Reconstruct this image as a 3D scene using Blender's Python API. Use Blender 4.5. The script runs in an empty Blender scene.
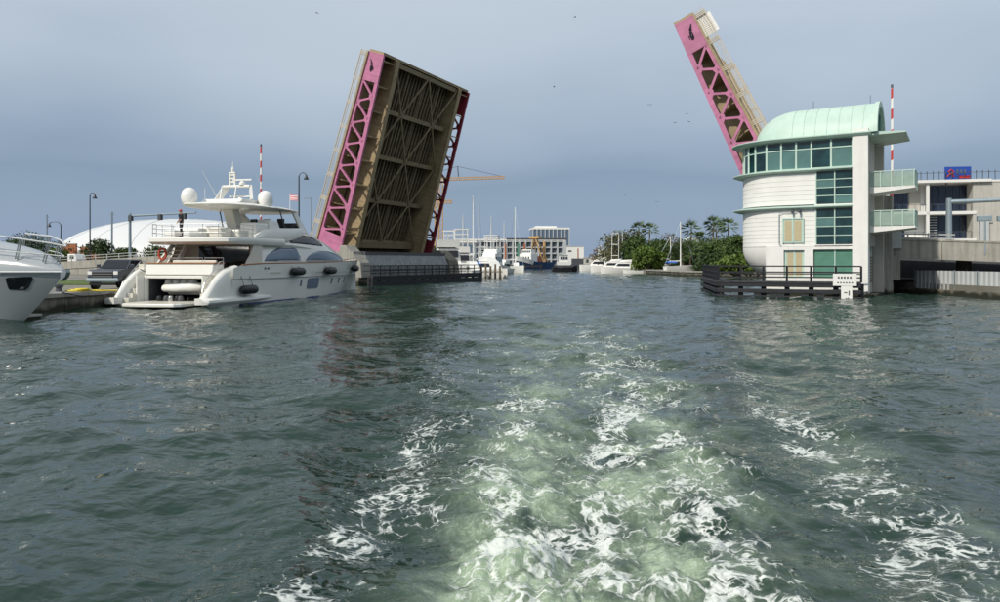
import bpy, bmesh, math, random
import numpy as np
from mathutils import Vector, Matrix
random.seed(7); RNG = np.random.default_rng(7)
sc = bpy.context.scene
C = sc.collection
# ------------------------------------------------------------------ camera
CAMH, FPX, HOR = 2.8, 740.0, 261.0        # camera height, focal length and horizon in photo pixels
cam = bpy.data.cameras.new('camera'); camo = bpy.data.objects.new('camera', cam); C.objects.link(camo)
camo.location = (0, 0, CAMH); camo.rotation_euler = (math.radians(90), 0, 0)
cam.sensor_width = 36; cam.lens = 36*FPX/1000; cam.shift_y = (HOR-301)/1000
cam.clip_start = 0.1; cam.clip_end = 9000
sc.camera = camo
# ------------------------------------------------------------------ sky, sun, exposure
SUN_AZ = (-0.70, -0.714); SUN_EL = math.radians(40)
w = bpy.data.worlds.new('World'); sc.world = w; w.use_nodes = True
nt = w.node_tree; nt.nodes.clear(); N = nt.nodes; LK = nt.links
out = N.new('ShaderNodeOutputWorld'); bg = N.new('ShaderNodeBackground')
sky = N.new('ShaderNodeTexSky'); sky.sky_type = 'NISHITA'; sky.sun_disc = False
sky.sun_elevation = SUN_EL; sky.sun_rotation = math.atan2(SUN_AZ[0], SUN_AZ[1]); sky.dust_density = 2.0
tc = N.new('ShaderNodeTexCoord')
mp = N.new('ShaderNodeMapping'); mp.inputs['Scale'].default_value = (1.2, 1.2, 3.2)
LK.new(tc.outputs['Generated'], mp.inputs['Vector'])
nz = N.new('ShaderNodeTexNoise'); nz.inputs['Scale'].default_value = 1.5; nz.inputs['Detail'].default_value = 3.5; nz.inputs['Roughness'].default_value = .48
LK.new(mp.outputs[0], nz.inputs['Vector'])
sp = N.new('ShaderNodeSeparateXYZ'); LK.new(tc.outputs['Generated'], sp.inputs[0])
ab = N.new('ShaderNodeMath'); ab.operation = 'ABSOLUTE'; LK.new(sp.outputs['Z'], ab.inputs[0])
nm = N.new('ShaderNodeMath'); nm.operation = 'MULTIPLY_ADD'; nm.inputs[1].default_value = .27; nm.inputs[2].default_value = -.13
LK.new(nz.outputs['Fac'], nm.inputs[0])
ad = N.new('ShaderNodeMath'); ad.operation = 'ADD'; LK.new(ab.outputs[0], ad.inputs[0]); LK.new(nm.outputs[0], ad.inputs[1])
rp = N.new('ShaderNodeValToRGB'); cr = rp.color_ramp
cr.elements[0].position = 0.0; cr.elements[0].color = (.29, .38, .54, 1)
cr.elements[1].position = .5; cr.elements[1].color = (.66, .73, .79, 1)
for p, c in ((.05, (.275, .37, .51)), (.12, (.25, .338, .465)), (.20, (.385, .475, .59)), (.30, (.53, .615, .71))):
    e = cr.elements.new(p); e.color = (*c, 1)
LK.new(ad.outputs[0], rp.inputs[0])
sk = N.new('ShaderNodeMixRGB'); sk.blend_type = 'MULTIPLY'; sk.inputs[0].default_value = 1; sk.inputs[2].default_value = (.1, .1, .1, 1)
LK.new(sky.outputs[0], sk.inputs[1])
mx = N.new('ShaderNodeMixRGB'); mx.inputs[0].default_value = .88
LK.new(sk.outputs[0], mx.inputs[1]); LK.new(rp.outputs[0], mx.inputs[2])
LK.new(mx.outputs[0], bg.inputs['Color']); bg.inputs['Strength'].default_value = 1.0
LK.new(bg.outputs[0], out.inputs[0])
sl = bpy.data.lights.new('sun', 'SUN'); slo = bpy.data.objects.new('sun', sl); C.objects.link(slo)
sl.energy = 3.2; sl.angle = math.radians(1.2); sl.color = (1, .94, .84)
td = Vector((SUN_AZ[0]*math.cos(SUN_EL), SUN_AZ[1]*math.cos(SUN_EL), math.sin(SUN_EL)))
slo.rotation_euler = td.to_track_quat('Z', 'Y').to_euler(); slo.location = (-40, -40, 60)
sc.view_settings.view_transform = 'Standard'; sc.view_settings.look = 'None'
sc.view_settings.exposure = 0; sc.view_settings.gamma = 1; sc.view_settings.use_curve_mapping = False

# ------------------------------------------------------------------ helpers
def at(px, d, py=None, z=None):
    """photo pixel and a known distance -> world point"""
    return Vector(((px-500)/FPX*d, d, z if z is not None else CAMH+(HOR-py)/FPX*d))

def mat(name, col, rough=.6, metal=0., var=.12, scale=2.5, bump=0., bscale=30., streak=0., spec=.5, alpha=1., dirt=None, tide=0):
    m = bpy.data.materials.new(name); m.use_nodes = True
    t = m.node_tree; n = t.nodes; l = t.links; b = n['Principled BSDF']
    b.inputs['Roughness'].default_value = rough; b.inputs['Metallic'].default_value = metal
    b.inputs['Specular IOR Level'].default_value = spec; b.inputs['Alpha'].default_value = alpha
    tcn = n.new('ShaderNodeTexCoord')
    nn = n.new('ShaderNodeTexNoise'); nn.inputs['Scale'].default_value = scale; nn.inputs['Detail'].default_value = 6; nn.inputs['Roughness'].default_value = .6
    l.new(tcn.outputs['Object'], nn.inputs['Vector'])
    r = n.new('ShaderNodeValToRGB')
    r.color_ramp.elements[0].position = .3; r.color_ramp.elements[1].position = .7
    r.color_ramp.elements[0].color = (*[max(0, c*(1-var)) for c in col], 1)
    r.color_ramp.elements[1].color = (*[min(1, c*(1+var*.7)) for c in col], 1)
    l.new(nn.outputs['Fac'], r.inputs[0]); last = r.outputs[0]
    if streak:
        mpn = n.new('ShaderNodeMapping'); mpn.inputs['Scale'].default_value = (2.2, 2.2, .16); l.new(tcn.outputs['Object'], mpn.inputs['Vector'])
        n2 = n.new('ShaderNodeTexNoise'); n2.inputs['Scale'].default_value = 1.6; n2.inputs['Detail'].default_value = 5; l.new(mpn.outputs[0], n2.inputs['Vector'])
        r2 = n.new('ShaderNodeValToRGB'); r2.color_ramp.elements[0].position = .42; r2.color_ramp.elements[1].position = .72
        r2.color_ramp.elements[0].color = (0, 0, 0, 1); r2.color_ramp.elements[1].color = (streak,)*3+(1,)
        l.new(n2.outputs['Fac'], r2.inputs[0])
        mm = n.new('ShaderNodeMixRGB'); l.new(r2.outputs[0], mm.inputs[0]); l.new(last, mm.inputs[1])
        mm.inputs[2].default_value = (*(dirt or [c*.35 for c in col]), 1); last = mm.outputs[0]
    if tide:                       # algae band left by the tide, ragged along its top
        g_ = n.new('ShaderNodeNewGeometry'); sx = n.new('ShaderNodeSeparateXYZ'); l.new(g_.outputs['Position'], sx.inputs[0])
        nt_ = n.new('ShaderNodeTexNoise'); nt_.inputs['Scale'].default_value = 1.3; nt_.inputs['Detail'].default_value = 6; l.new(g_.outputs['Position'], nt_.inputs['Vector'])
        q = n.new('ShaderNodeMath'); q.operation = 'MULTIPLY_ADD'; q.inputs[1].default_value = .9; l.new(nt_.outputs['Fac'], q.inputs[0]); l.new(sx.outputs['Z'], q.inputs[2])
        mr_ = n.new('ShaderNodeMapRange'); mr_.inputs['From Min'].default_value = tide+.62; mr_.inputs['From Max'].default_value = tide+.3; l.new(q.outputs[0], mr_.inputs['Value'])
        mm = n.new('ShaderNodeMixRGB'); l.new(mr_.outputs[0], mm.inputs[0]); l.new(last, mm.inputs[1]); mm.inputs[2].default_value = (.028, .030, .018, 1); last = mm.outputs[0]
    l.new(last, b.inputs['Base Color'])
    if bump:
        nb = n.new('ShaderNodeTexNoise'); nb.inputs['Scale'].default_value = bscale; nb.inputs['Detail'].default_value = 4; l.new(tcn.outputs['Object'], nb.inputs['Vector'])
        bp = n.new('ShaderNodeBump'); bp.inputs['Strength'].default_value = bump; bp.inputs['Distance'].default_value = .05
        l.new(nb.outputs['Fac'], bp.inputs['Height']); l.new(bp.outputs[0], b.inputs['Normal'])
    return m

class MB:
    def __init__(s): s.v = []; s.f = []
    def add(s, vs, fs):
        o = len(s.v); s.v += [tuple(p) for p in vs]; s.f += [tuple(i+o for i in f) for f in fs]; return s
    def box(s, x0, x1, y0, y1, z0, z1):
        return s.add([(x0,y0,z0),(x1,y0,z0),(x1,y1,z0),(x0,y1,z0),(x0,y0,z1),(x1,y0,z1),(x1,y1,z1),(x0,y1,z1)],
                     [(0,3,2,1),(4,5,6,7),(0,1,5,4),(1,2,6,5),(2,3,7,6),(3,0,4,7)])
    def hexa(s, p):
        return s.add(p, [(0,3,2,1),(4,5,6,7),(0,1,5,4),(1,2,6,5),(2,3,7,6),(3,0,4,7)])
    def ext(s, pts, vec):
        n = len(pts); vec = Vector(vec); a = [Vector(p) for p in pts]
        return s.add(a+[p+vec for p in a], [tuple(range(n))[::-1], tuple(range(n, 2*n))]+[(i, (i+1) % n, (i+1) % n+n, i+n) for i in range(n)])
    def beam(s, p, q, wd, h, up=(0,0,1)):
        p = Vector(p); q = Vector(q); d = (q-p).normalized(); up = Vector(up)
        if abs(d.dot(up)) > .98: up = Vector((0,1,0)) if abs(d.y) < .9 else Vector((1,0,0))
        a = d.cross(up).normalized()*wd/2; b = a.cross(d).normalized()*h/2
        return s.add([p-a-b, p+a-b, p+a+b, p-a+b, q-a-b, q+a-b, q+a+b, q-a+b], [(0,3,2,1),(4,5,6,7),(0,1,5,4),(1,2,6,5),(2,3,7,6),(3,0,4,7)])
    def tube(s, pts, r, n=8):
        pts = [Vector(p) for p in pts]; rs = r if isinstance(r, (list, tuple)) else [r]*len(pts); rings = []
        up = None
        for i, p in enumerate(pts):
            d = (pts[min(i+1, len(pts)-1)]-pts[max(i-1, 0)]).normalized()
            if up is None: up = Vector((0,0,1)) if abs(d.z) < .9 else Vector((1,0,0))
            a = d.cross(up).normalized(); b = a.cross(d).normalized(); up = b
            rings.append([p+(a*math.cos(2*math.pi*k/n)+b*math.sin(2*math.pi*k/n))*rs[i] for k in range(n)])
        return s.loft(rings)
    def loft(s, rings, closed=True, cap=True):
        n = len(rings[0]); vs = [p for r in rings for p in r]; fs = []
        for i in range(len(rings)-1):
            for k in range(n if closed else n-1):
                k2 = (k+1) % n; fs.append((i*n+k, i*n+k2, (i+1)*n+k2, (i+1)*n+k))
        if cap: fs.append(tuple(range(n))[::-1]); fs.append(tuple(range(len(vs)-n, len(vs))))
        return s.add(vs, fs)
    def lathe(s, prof, c=(0,0,0), n=16, axis='z'):
        rings = []
        for r, z in prof:
            ring = []
            for k in range(n):
                a = 2*math.pi*k/n; x, y = r*math.cos(a), r*math.sin(a)
                ring.append((c[0]+x, c[1]+y, c[2]+z) if axis == 'z' else ((c[0]+z, c[1]+x, c[2]+y) if axis == 'x' else (c[0]+x, c[1]+z, c[2]+y)))
            rings.append(ring)
        return s.loft(rings)
    def build(s, name, m, parent=None, smooth=False, bevel=0, angle=40):
        me = bpy.data.meshes.new(name); me.from_pydata(s.v, [], s.f)
        bm = bmesh.new(); bm.from_mesh(me); bmesh.ops.remove_doubles(bm, verts=bm.verts, dist=1e-5)
        bmesh.ops.recalc_face_normals(bm, faces=bm.faces); bm.to_mesh(me); bm.free()
        if smooth:
            me.polygons.foreach_set('use_smooth', [True]*len(me.polygons)); me.set_sharp_from_angle(angle=math.radians(angle))
        o = bpy.data.objects.new(name, me); C.objects.link(o); o.parent = parent
        if m: me.materials.append(m)
        if bevel:
            b = o.modifiers.new('bevel', 'BEVEL'); b.width = bevel; b.segments = 2; b.limit_method = 'ANGLE'; b.angle_limit = math.radians(35)
        return o

def tag(o, label=None, cat=None, group=None, kind=None):
    if label: o['label'] = label
    if cat: o['category'] = cat
    if group: o['group'] = group
    if kind: o['kind'] = kind
    return o
def thing(name, label, cat, loc=(0,0,0), rotz=0., group=None):
    o = bpy.data.objects.new(name, None); C.objects.link(o); o.location = loc; o.rotation_euler = (0,0,rotz); o.empty_display_size = .3
    return tag(o, label, cat, group)
def inst(src, parent, loc=None, name=None):
    """another piece that shares its mesh"""
    c = src.copy(); C.objects.link(c); c.parent = parent
    if loc is not None: c.location = loc
    return c
def copy_thing(o, loc, rotz, label, scale=None):
    r = o.copy(); C.objects.link(r); r.location = loc; r.rotation_euler = (0,0,rotz); r['label'] = label
    if scale: r.scale = scale
    for ch in o.children:
        c = ch.copy(); C.objects.link(c); c.parent = r
        for g in ch.children:
            d = g.copy(); C.objects.link(d); d.parent = c
    return r
def box(name, m, parent, *a, **k): return MB().box(*a).build(name, m, parent, **k)
def lerp(a, b, t): return a+(b-a)*t
def itp(x, xs, ys): return float(np.interp(x, xs, ys))

# ------------------------------------------------------------------ materials
M = {}
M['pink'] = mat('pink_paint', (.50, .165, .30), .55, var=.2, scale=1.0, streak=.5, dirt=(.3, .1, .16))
M['crimson'] = mat('crimson_steel', (.26, .028, .05), .5, var=.2, scale=1.5)  # deeper red than the pink, used on the left leaf's far truss
M['tan'] = mat('tan_steel', (.36, .275, .155), .6, var=.2, scale=.8, streak=.5, dirt=(.16, .10, .05))
M['brown'] = mat('brown_steel', (.22, .17, .105), .7, var=.25, scale=1.2, streak=.3)
M['brace'] = mat('brace_steel', (.25, .195, .115), .65, var=.2, scale=1.)
M['grid'] = mat('steel_grid_deck', (.075, .063, .048), .8, var=.3, scale=4)
M['conc'] = mat('concrete', (.36, .345, .30), .85, var=.2, scale=.7, bump=.3, bscale=18, streak=.55, dirt=(.13, .12, .10), tide=.3)
M['concd'] = mat('weathered_concrete', (.25, .225, .18), .9, var=.3, scale=.9, bump=.4, bscale=14, streak=.75, dirt=(.07, .065, .055), tide=.38)
M['grey'] = mat('grey_sheet', (.26, .275, .28), .55, var=.2, scale=.8, streak=.65, dirt=(.11, .11, .11))
M['stucco'] = mat('white_stucco', (.80, .79, .75), .8, var=.05, scale=1.1, bump=.15, bscale=40, streak=.15, dirt=(.44, .42, .36), tide=.3)
M['siding'] = mat('white_siding', (.80, .79, .75), .75, var=.06, scale=.7)
M['beige'] = mat('beige_stucco', (.50, .48, .43), .85, var=.08, scale=.9, streak=.3, dirt=(.28, .26, .23))
M['mint'] = mat('mint_metal', (.50, .645, .56), .5, var=.07, scale=1.0, streak=.12, dirt=(.28, .45, .36))
M['mintd'] = mat('green_shutter', (.10, .26, .19), .5, var=.12, scale=2)
M['teal'] = mat('teal_window_glass', (.012, .045, .05), .05, var=.6, scale=.9, spec=.6, bump=.06, bscale=1.2)
M['teal2'] = mat('teal_glass_with_blind', (.10, .20, .19), .12, var=.2, scale=.6, spec=.5)
M['louver'] = mat('tan_louver', (.50, .42, .26), .7, var=.1, scale=6)
M['rope'] = mat('dark_rope', (.02, .02, .025), .9)
M['tar'] = mat('black_timber', (.015, .016, .020), .65, var=.4, scale=3, bump=.3, bscale=20)
M['tarw'] = mat('black_timber_worn', (.040, .042, .048), .7, var=.5, scale=5, bump=.3, bscale=20)
M['white'] = mat('white_paint', (.80, .79, .75), .4, var=.03)
M['gel'] = mat('white_gelcoat', (.80, .785, .73), .18, var=.025, scale=.6)
M['gelg'] = mat('cream_gelcoat', (.66, .63, .55), .3, var=.05, scale=.8)
M['bgel'] = mat('grey_white_gelcoat', (.36, .385, .40), .22, var=.04, scale=.7)
M['ygl'] = mat('blue_grey_yacht_glass', (.10, .145, .21), .06, var=.15, scale=.5, spec=.8)
M['dgl'] = mat('black_glass', (.008, .010, .014), .05, spec=.5)
M['teak'] = mat('teak', (.32, .14, .055), .55, var=.2, scale=4)
M['prail'] = mat('pale_railing', (.52, .45, .35), .6, var=.1)
M['black'] = mat('black_rubber', (.012, .012, .014), .45)
M['chrome'] = mat('polished_steel', (.55, .55, .54), .38, metal=1., var=.04)
M['red'] = mat('red_paint', (.50, .035, .03), .5, var=.08)
M['orange'] = mat('orange_ring', (.42, .06, .025), .6)
M['skin'] = mat('skin', (.45, .26, .18), .55, var=.05)
M['cloth'] = mat('black_cloth', (.012, .013, .018), .9)
M['jean'] = mat('dark_trousers', (.02, .022, .03), .9)
M['lamp'] = mat('dark_lamp_paint', (.012, .016, .018), .4)
M['galv'] = mat('galvanised_steel', (.30, .37, .41), .45, metal=.4, var=.12)
M['lgrey'] = mat('light_grey_metal', (.48, .50, .50), .5, var=.08)
M['rail'] = mat('grey_railing', (.42, .43, .42), .5, var=.1)
M['asph'] = mat('asphalt', (.055, .055, .055), .9, var=.2, scale=5, bump=.2)
M['ground'] = mat('ground', (.21, .20, .17), .95, var=.3, scale=.25, bump=.4, bscale=6)
M['grass'] = mat('grass', (.09, .13, .03), .95, var=.4, scale=1.5, bump=.6, bscale=25)
M['dome'] = mat('white_membrane', (.64, .65, .65), .5, var=.03, scale=.05)
M['brick'] = mat('orange_brick', (.40, .145, .07), .85, var=.2, scale=1.2)
M['bark'] = mat('bark', (.13, .09, .06), .95, var=.3, scale=4)
M['pbark'] = mat('palm_bark', (.20, .16, .115), .95, var=.25, scale=4)
def leafmat(name, c, v=.45):
    m = mat(name, c, .6, var=v, scale=.55, spec=.3); b = m.node_tree.nodes['Principled BSDF']
    b.inputs['Transmission Weight'].default_value = 0; b.inputs['Subsurface Weight'].default_value = 0
    return m
M['leaf'] = leafmat('green_leaves', (.060, .10, .024)); M['leaf2'] = leafmat('bright_leaves', (.10, .155, .026))
M['leaf3'] = leafmat('olive_leaves', (.105, .108, .042)); M['leafd'] = leafmat('dark_leaves', (.040, .068, .02))
M['twig'] = leafmat('dry_twigs', (.20, .15, .10)); M['palm'] = leafmat('palm_fronds', (.075, .12, .03))
M['navy'] = mat('navy_hull', (.02, .06, .17), .35, var=.15); M['blue'] = mat('blue_canvas', (.03, .12, .42), .8, var=.1)
M['dgrey'] = mat('dark_grey_metal', (.07, .075, .085), .5, var=.2); M['crane'] = mat('crane_ochre', (.55, .33, .13), .6, var=.15)
M['yellow'] = mat('yellow_paint', (.70, .55, .03), .6); M['oglass'] = mat('navy_office_glass', (.02, .03, .055), .08, var=.3, scale=.3)
M['sgreen'] = mat('green_glass_rail', (.40, .52, .45), .3, var=.1, alpha=.62)
M['signblue'] = mat('blue_sign', (.02, .07, .38), .5, var=.05)
M['truck'] = mat('dark_grey_car_paint', (.075, .085, .105), .25, metal=.3, var=.06)
M['dwin'] = mat('dark_far_window', (.05, .065, .085), .15, var=.3); M['cgrey'] = mat('condo_grey', (.30, .31, .32), .7, var=.1)
M['flagm'] = mat('red_white_flag', (.62, .16, .2), .8)
# ================================================================== WATER
_perm = RNG.permutation(512).astype(np.int64); _ang = RNG.random(512)*2*np.pi
_gx, _gy = np.cos(_ang), np.sin(_ang)
def perlin(x, y):
    xi = np.floor(x).astype(np.int64); yi = np.floor(y).astype(np.int64); xf = x-xi; yf = y-yi
    u = xf*xf*xf*(xf*(xf*6-15)+10); v = yf*yf*yf*(yf*(yf*6-15)+10)
    def g(ix, iy, fx, fy):
        h = _perm[(_perm[ix & 511]+iy) & 511]; return _gx[h]*fx+_gy[h]*fy
    a = g(xi, yi, xf, yf); b = g(xi+1, yi, xf-1, yf); c = g(xi, yi+1, xf, yf-1); d = g(xi+1, yi+1, xf-1, yf-1)
    return (a+(b-a)*u)+((c+(d-c)*u)-(a+(b-a)*u))*v
def fbm(x, y, o=4, r=.5):
    s = 0; a = 1.; f = 1.
    for i in range(o): s = s+a*perlin(x*f+17.3*i, y*f-9.1*i); a *= r; f *= 2.03
    return s
def smooth(e0, e1, x):
    t = np.clip((x-e0)/(e1-e0), 0, 1); return t*t*(3-2*t)
def build_water():
    rad = [3.6]
    while rad[-1] < 170: rad.append(rad[-1]*1.0074)
    while rad[-1] < 6000: rad.append(rad[-1]*1.08)
    rad = np.array(rad)
    a1 = np.linspace(-math.radians(43), math.radians(43), 660)
    a2 = np.linspace(math.radians(43), math.radians(317), 70)[1:-1]
    ang = np.concatenate([a1, a2]); na = len(ang); nr = len(rad)
    R, A = np.meshgrid(rad, ang, indexing='ij'); X = R*np.sin(A); Y = R*np.cos(A)
    # --- wake geometry: core of churned water, two foam arms, measured along our track
    Lf = -.45+0*Y; Rt = 2.35+np.clip(Y-6, 0, 40)*.2
    wob = fbm(X*.35, Y*.22, 3)*.8
    mid = (Lf+Rt)/2+wob*.25; half = (Rt-Lf)/2
    core = 1-smooth(.70, 1.25, np.abs(X-mid)/half+.5*fbm(X*1.1+5, Y*.8, 4))
    fade = np.exp(-np.clip(Y-6, 0, None)/15.); fade2 = np.exp(-np.clip(Y-6, 0, None)/30.)
    core = np.where(Y > 0, core, 0)
    strip = np.exp(-((X-np.interp(Y, [6, 9.5, 14, 23, 40], [.95, 1.45, 2.3, 2.9, 4.2])-.3*wob)/np.interp(Y, [6, 14, 30], [.32, .42, .9]))**2)
    strip2 = np.exp(-((X-np.interp(Y, [6, 9.5, 14, 23, 40], [2.0, 2.5, 3.1, 4.1, 6])-.3*wob)/np.interp(Y, [6, 14, 30], [.5, .55, .9]))**2)
    strip3 = np.exp(-((X-np.interp(Y, [6, 9.5, 14, 23, 40], [.1, .0, .3, 1.0, 1.6])-.3*wob)/np.interp(Y, [6, 14, 30], [.45, .5, .8]))**2)
    larm = np.exp(-((X-np.interp(Y, [5, 6.1, 9.5, 17, 30, 60], [-1.55, -1.45, -1.25, -1.3, -2.6, -6])-.45*wob)/np.interp(Y, [6, 17, 30], [.5, .95, 1.6]))**2)
    rarm = np.exp(-((X-np.interp(Y, [5, 6.9, 10.4, 17.4, 30, 60], [3.7, 4.0, 4.75, 5.7, 8.2, 13])-.5*wob)/np.interp(Y, [6, 10, 17, 30], [.75, .8, .8, 1.3]))**2)
    boil = np.exp(-(((X-.05)/.42)**2+((Y-6.85)/.75)**2)**1.4)
    big = fbm(X*1.1+3, Y*.75+8, 3)
    foam = (.68*core*fade2*(.72+big)+.75*strip*np.exp(-np.clip(Y-6, 0, None)/22)+.50*strip2*fade+.30*strip3*fade
            + .84*larm*np.exp(-np.clip(Y-6, 0, None)/17)+.92*rarm*np.exp(-np.clip(Y-9, 0, None)/12)+.15*boil)
    foam = foam+.1*boil
    foam = np.where(Y > 0, foam, 0)
    def band(xs_, wd): return np.exp(-((X-np.interp(Y, [6, 9.5, 14, 23, 40], xs_)-.6*wob)/(wd*np.interp(Y, [6, 14, 30], [.8, 1.0, 1.7])))**2)
    cl = fbm(X*.9+1.5, Y*.6, 4, .6)
    aer = .95*band([.3, .3, .6, 1.2, 1.9], .9)*(.75+1.5*cl)+.9*band([1.6, 2.1, 2.8, 3.6, 5.2], 1.0)*(.62+1.6*fbm(X*1.0-7, Y*.7, 4, .6))+.35*band([4.2, 4.9, 5.8, 7.5, 11], .6)*(.3+1.6*cl)
    aer = np.where(Y > 0, np.clip(aer*np.exp(-np.clip(Y-6, 0, None)/13)+.8*boil, 0, 1), 0)
    # --- heights
    near = 1/(1+(R/60.)**2)
    H = np.zeros_like(X)
    wx = X+.35*fbm(X*.25, Y*.25, 2); wy = Y+.35*fbm(X*.25+40, Y*.25, 2)
    rr = random.Random(3)
    for i in range(16):
        th = math.radians(rr.gauss(78, 34)); lam = rr.choice([.7, .9, 1.2, 1.6, 2.1, 2.9, 3.6, 5.2])*rr.uniform(.85, 1.15)
        k = 2*math.pi/lam; ph = rr.random()*6.28
        vis = 1/(1+(R*.0075*2/lam)**4)                       # waves the grid cannot carry fade out
        p = k*(wx*math.cos(th)+wy*math.sin(th))+ph
        H += .0070*lam**.95*vis*(np.sin(p)+.25*np.cos(2*p))*(.6+.9*np.clip(.5+perlin(X*.11+i*3.1, Y*.11), 0, 1))
    H += .05*fbm(X*.42, Y*.42, 3)*(1/(1+(R/90)**3))
    H += .028*(1-np.abs(fbm(X*1.25+9, Y*1.25, 3))*2.6)*(1/(1+(R/26)**3))
    # our stern waves: long crests spreading off both arms
    for sgn, c0, slope in ((1, 4.3, .30), (-1, -1.7, -.22)):
        dd = sgn*(X-(c0+slope*(Y-7)))
        H += np.where(Y > 0, .085*np.exp(-(dd/2.4)**2)*np.sin(dd*2.3+.5*wob+.8)*np.exp(-np.clip(Y-8, 0, None)/22)*smooth(4, 8, Y), 0)
    # churn
    bill = np.abs(fbm(X*1.5, Y*1.2+4, 4, .55)); bill2 = np.abs(fbm(X*4.2, Y*3.4+4, 3, .55))
    H += core*fade*(.2*bill-.04)+.035*core*fade*bill2+.16*boil*(.75+.7*bill)
    H += .012*np.clip(larm+rarm, 0, 1)*fade*bill2*2
    calm = smooth(300, 60, R); H *= calm
    me = bpy.data.meshes.new('water')
    V = np.stack([X, Y, H], -1).reshape(-1, 3)
    i = np.arange(nr-1)[:, None]*na; k = np.arange(na)[None, :]; k2 = (k+1) % na
    F = np.stack([i+k, i+na+k, i+na+k2, i+k2], -1).reshape(-1, 4)
    # centre under the camera
    V = np.vstack([V, [[0, 0, 0]]]); cidx = len(V)-1
    T = np.stack([np.full(na, cidx), np.arange(na), (np.arange(na)+1) % na], -1)
    me.vertices.add(len(V)); me.vertices.foreach_set('co', V.ravel())
    nl = F.size+T.size; me.loops.add(nl); me.loops.foreach_set('vertex_index', np.concatenate([F.ravel(), T.ravel()]).astype(np.int32))
    npol = len(F)+len(T); me.polygons.add(npol)
    me.polygons.foreach_set('loop_start', np.concatenate([np.arange(len(F))*4, F.size+np.arange(len(T))*3]).astype(np.int32))
    me.update(calc_edges=True); me.validate()
    me.polygons.foreach_set('use_smooth', np.ones(npol, dtype=bool))
    for nme, arr in (('foam', foam), ('aer', aer)):
        at_ = me.attributes.new(nme, 'FLOAT', 'POINT'); at_.data.foreach_set('value', np.append(arr.ravel(), 0).astype(np.float32))
    if me.polygons[0].normal.z < 0: me.flip_normals()
    o = bpy.data.objects.new('water', me); C.objects.link(o); tag(o, kind='structure')
    # --- material
    m = bpy.data.materials.new('harbour_water'); m.use_nodes = True; t = m.node_tree; n = t.nodes; l = t.links; b = n['Principled BSDF']
    def node(tp, **kw):
        q = n.new('ShaderNode'+tp)
        for kk, vv in kw.items(): setattr(q, kk, vv)
        return q
    def math_(op, a, bb=None, c=None, clamp=False):
        q = node('Math', operation=op, use_clamp=clamp)
        for idx, val in enumerate((a, bb, c)):
            if val is None: continue
            if isinstance(val, (int, float)): q.inputs[idx].default_value = val
            else: l.new(val, q.inputs[idx])
        return q.outputs[0]
    geo = node('NewGeometry'); pos = geo.outputs['Position']
    af = node('Attribute', attribute_name='foam').outputs['Fac']; aa = node('Attribute', attribute_name='aer').outputs['Fac']
    def noise(scale, det, rough=.55, dist=0., stretch=None):
        q = node('TexNoise'); q.inputs['Scale'].default_value = scale; q.inputs['Detail'].default_value = det; q.inputs['Roughness'].default_value = rough; q.inputs['Distortion'].default_value = dist
        if stretch:
            mpq = node('Mapping'); mpq.inputs['Scale'].default_value = stretch; l.new(pos, mpq.inputs['Vector']); l.new(mpq.outputs[0], q.inputs['Vector'])
        else: l.new(pos, q.inputs['Vector'])
        return q.outputs['Fac']
    warp = node('TexNoise'); warp.inputs['Scale'].default_value = 1.6; warp.inputs['Detail'].default_value = 4; l.new(pos, warp.inputs['Vector'])
    wv = node('VectorMath', operation='MULTIPLY_ADD'); l.new(warp.outputs['Color'], wv.inputs[0]); wv.inputs[1].default_value = (.75, .75, 0); l.new(pos, wv.inputs[2])
    wz = node('VectorMath', operation='MULTIPLY'); l.new(wv.outputs[0], wz.inputs[0]); wz.inputs[1].default_value = (1, 1, 0)
    def cell(scale):
        q = node('TexVoronoi', feature='DISTANCE_TO_EDGE'); q.inputs['Scale'].default_value = scale; l.new(wz.outputs[0], q.inputs['Vector']); return q.outputs['Distance']
    n2 = noise(6.5, 9, .7, .5); n3 = noise(1.1, 5, .55, .5)
    c1 = cell(4.2); c2 = cell(11.)
    patch = math_('MULTIPLY_ADD', n3, 4.2, -1.55, clamp=True)
    s = math_('MULTIPLY', af, math_('MULTIPLY_ADD', patch, .95, .38))
    val = math_('SUBTRACT', math_('MULTIPLY', s, 1.0), math_('ADD', math_('MULTIPLY', c1, 2.5), math_('MULTIPLY', c2, 2.2)))
    val = math_('ADD', val, math_('MULTIPLY', math_('SUBTRACT', n2, .5), 1.9))
    mr = node('MapRange', interpolation_type='SMOOTHSTEP'); mr.inputs['From Min'].default_value = .12; mr.inputs['From Max'].default_value = .68
    l.new(val, mr.inputs['Value']); fm = math_('MULTIPLY', math_('MULTIPLY', mr.outputs[0], math_('MULTIPLY', af, 5., clamp=True)), .9)
    grain = math_('MULTIPLY_ADD', noise(30., 4, .7, .3), 2.6, -.62, clamp=True)
    fm = math_('MULTIPLY', fm, math_('MULTIPLY_ADD', grain, .55, .5))
    deep = node('ValToRGB'); deep.color_ramp.elements[0].color = (.010, .027, .020, 1); deep.color_ramp.elements[1].color = (.021, .047, .034, 1)
    l.new(noise(.35, 3), deep.inputs[0])
    aermix = node('MixRGB'); l.new(deep.outputs[0], aermix.inputs[1]); aermix.inputs[2].default_value = (.31, .40, .27, 1)
    cloud = math_('MULTIPLY_ADD', noise(1.9, 6, .6, .9), 3.4, -1.05, clamp=True)
    fine = math_('MULTIPLY', aa, math_('MULTIPLY_ADD', cloud, .85, math_('MULTIPLY', n2, .55)), clamp=True); l.new(fine, aermix.inputs[0])
    micro = math_('MULTIPLY_ADD', noise(22., 5, .7, .6), 5., -2.35, clamp=True)
    mic = node('MixRGB'); l.new(aermix.outputs[0], mic.inputs[1]); mic.inputs[2].default_value = (.62, .69, .58, 1)
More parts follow.
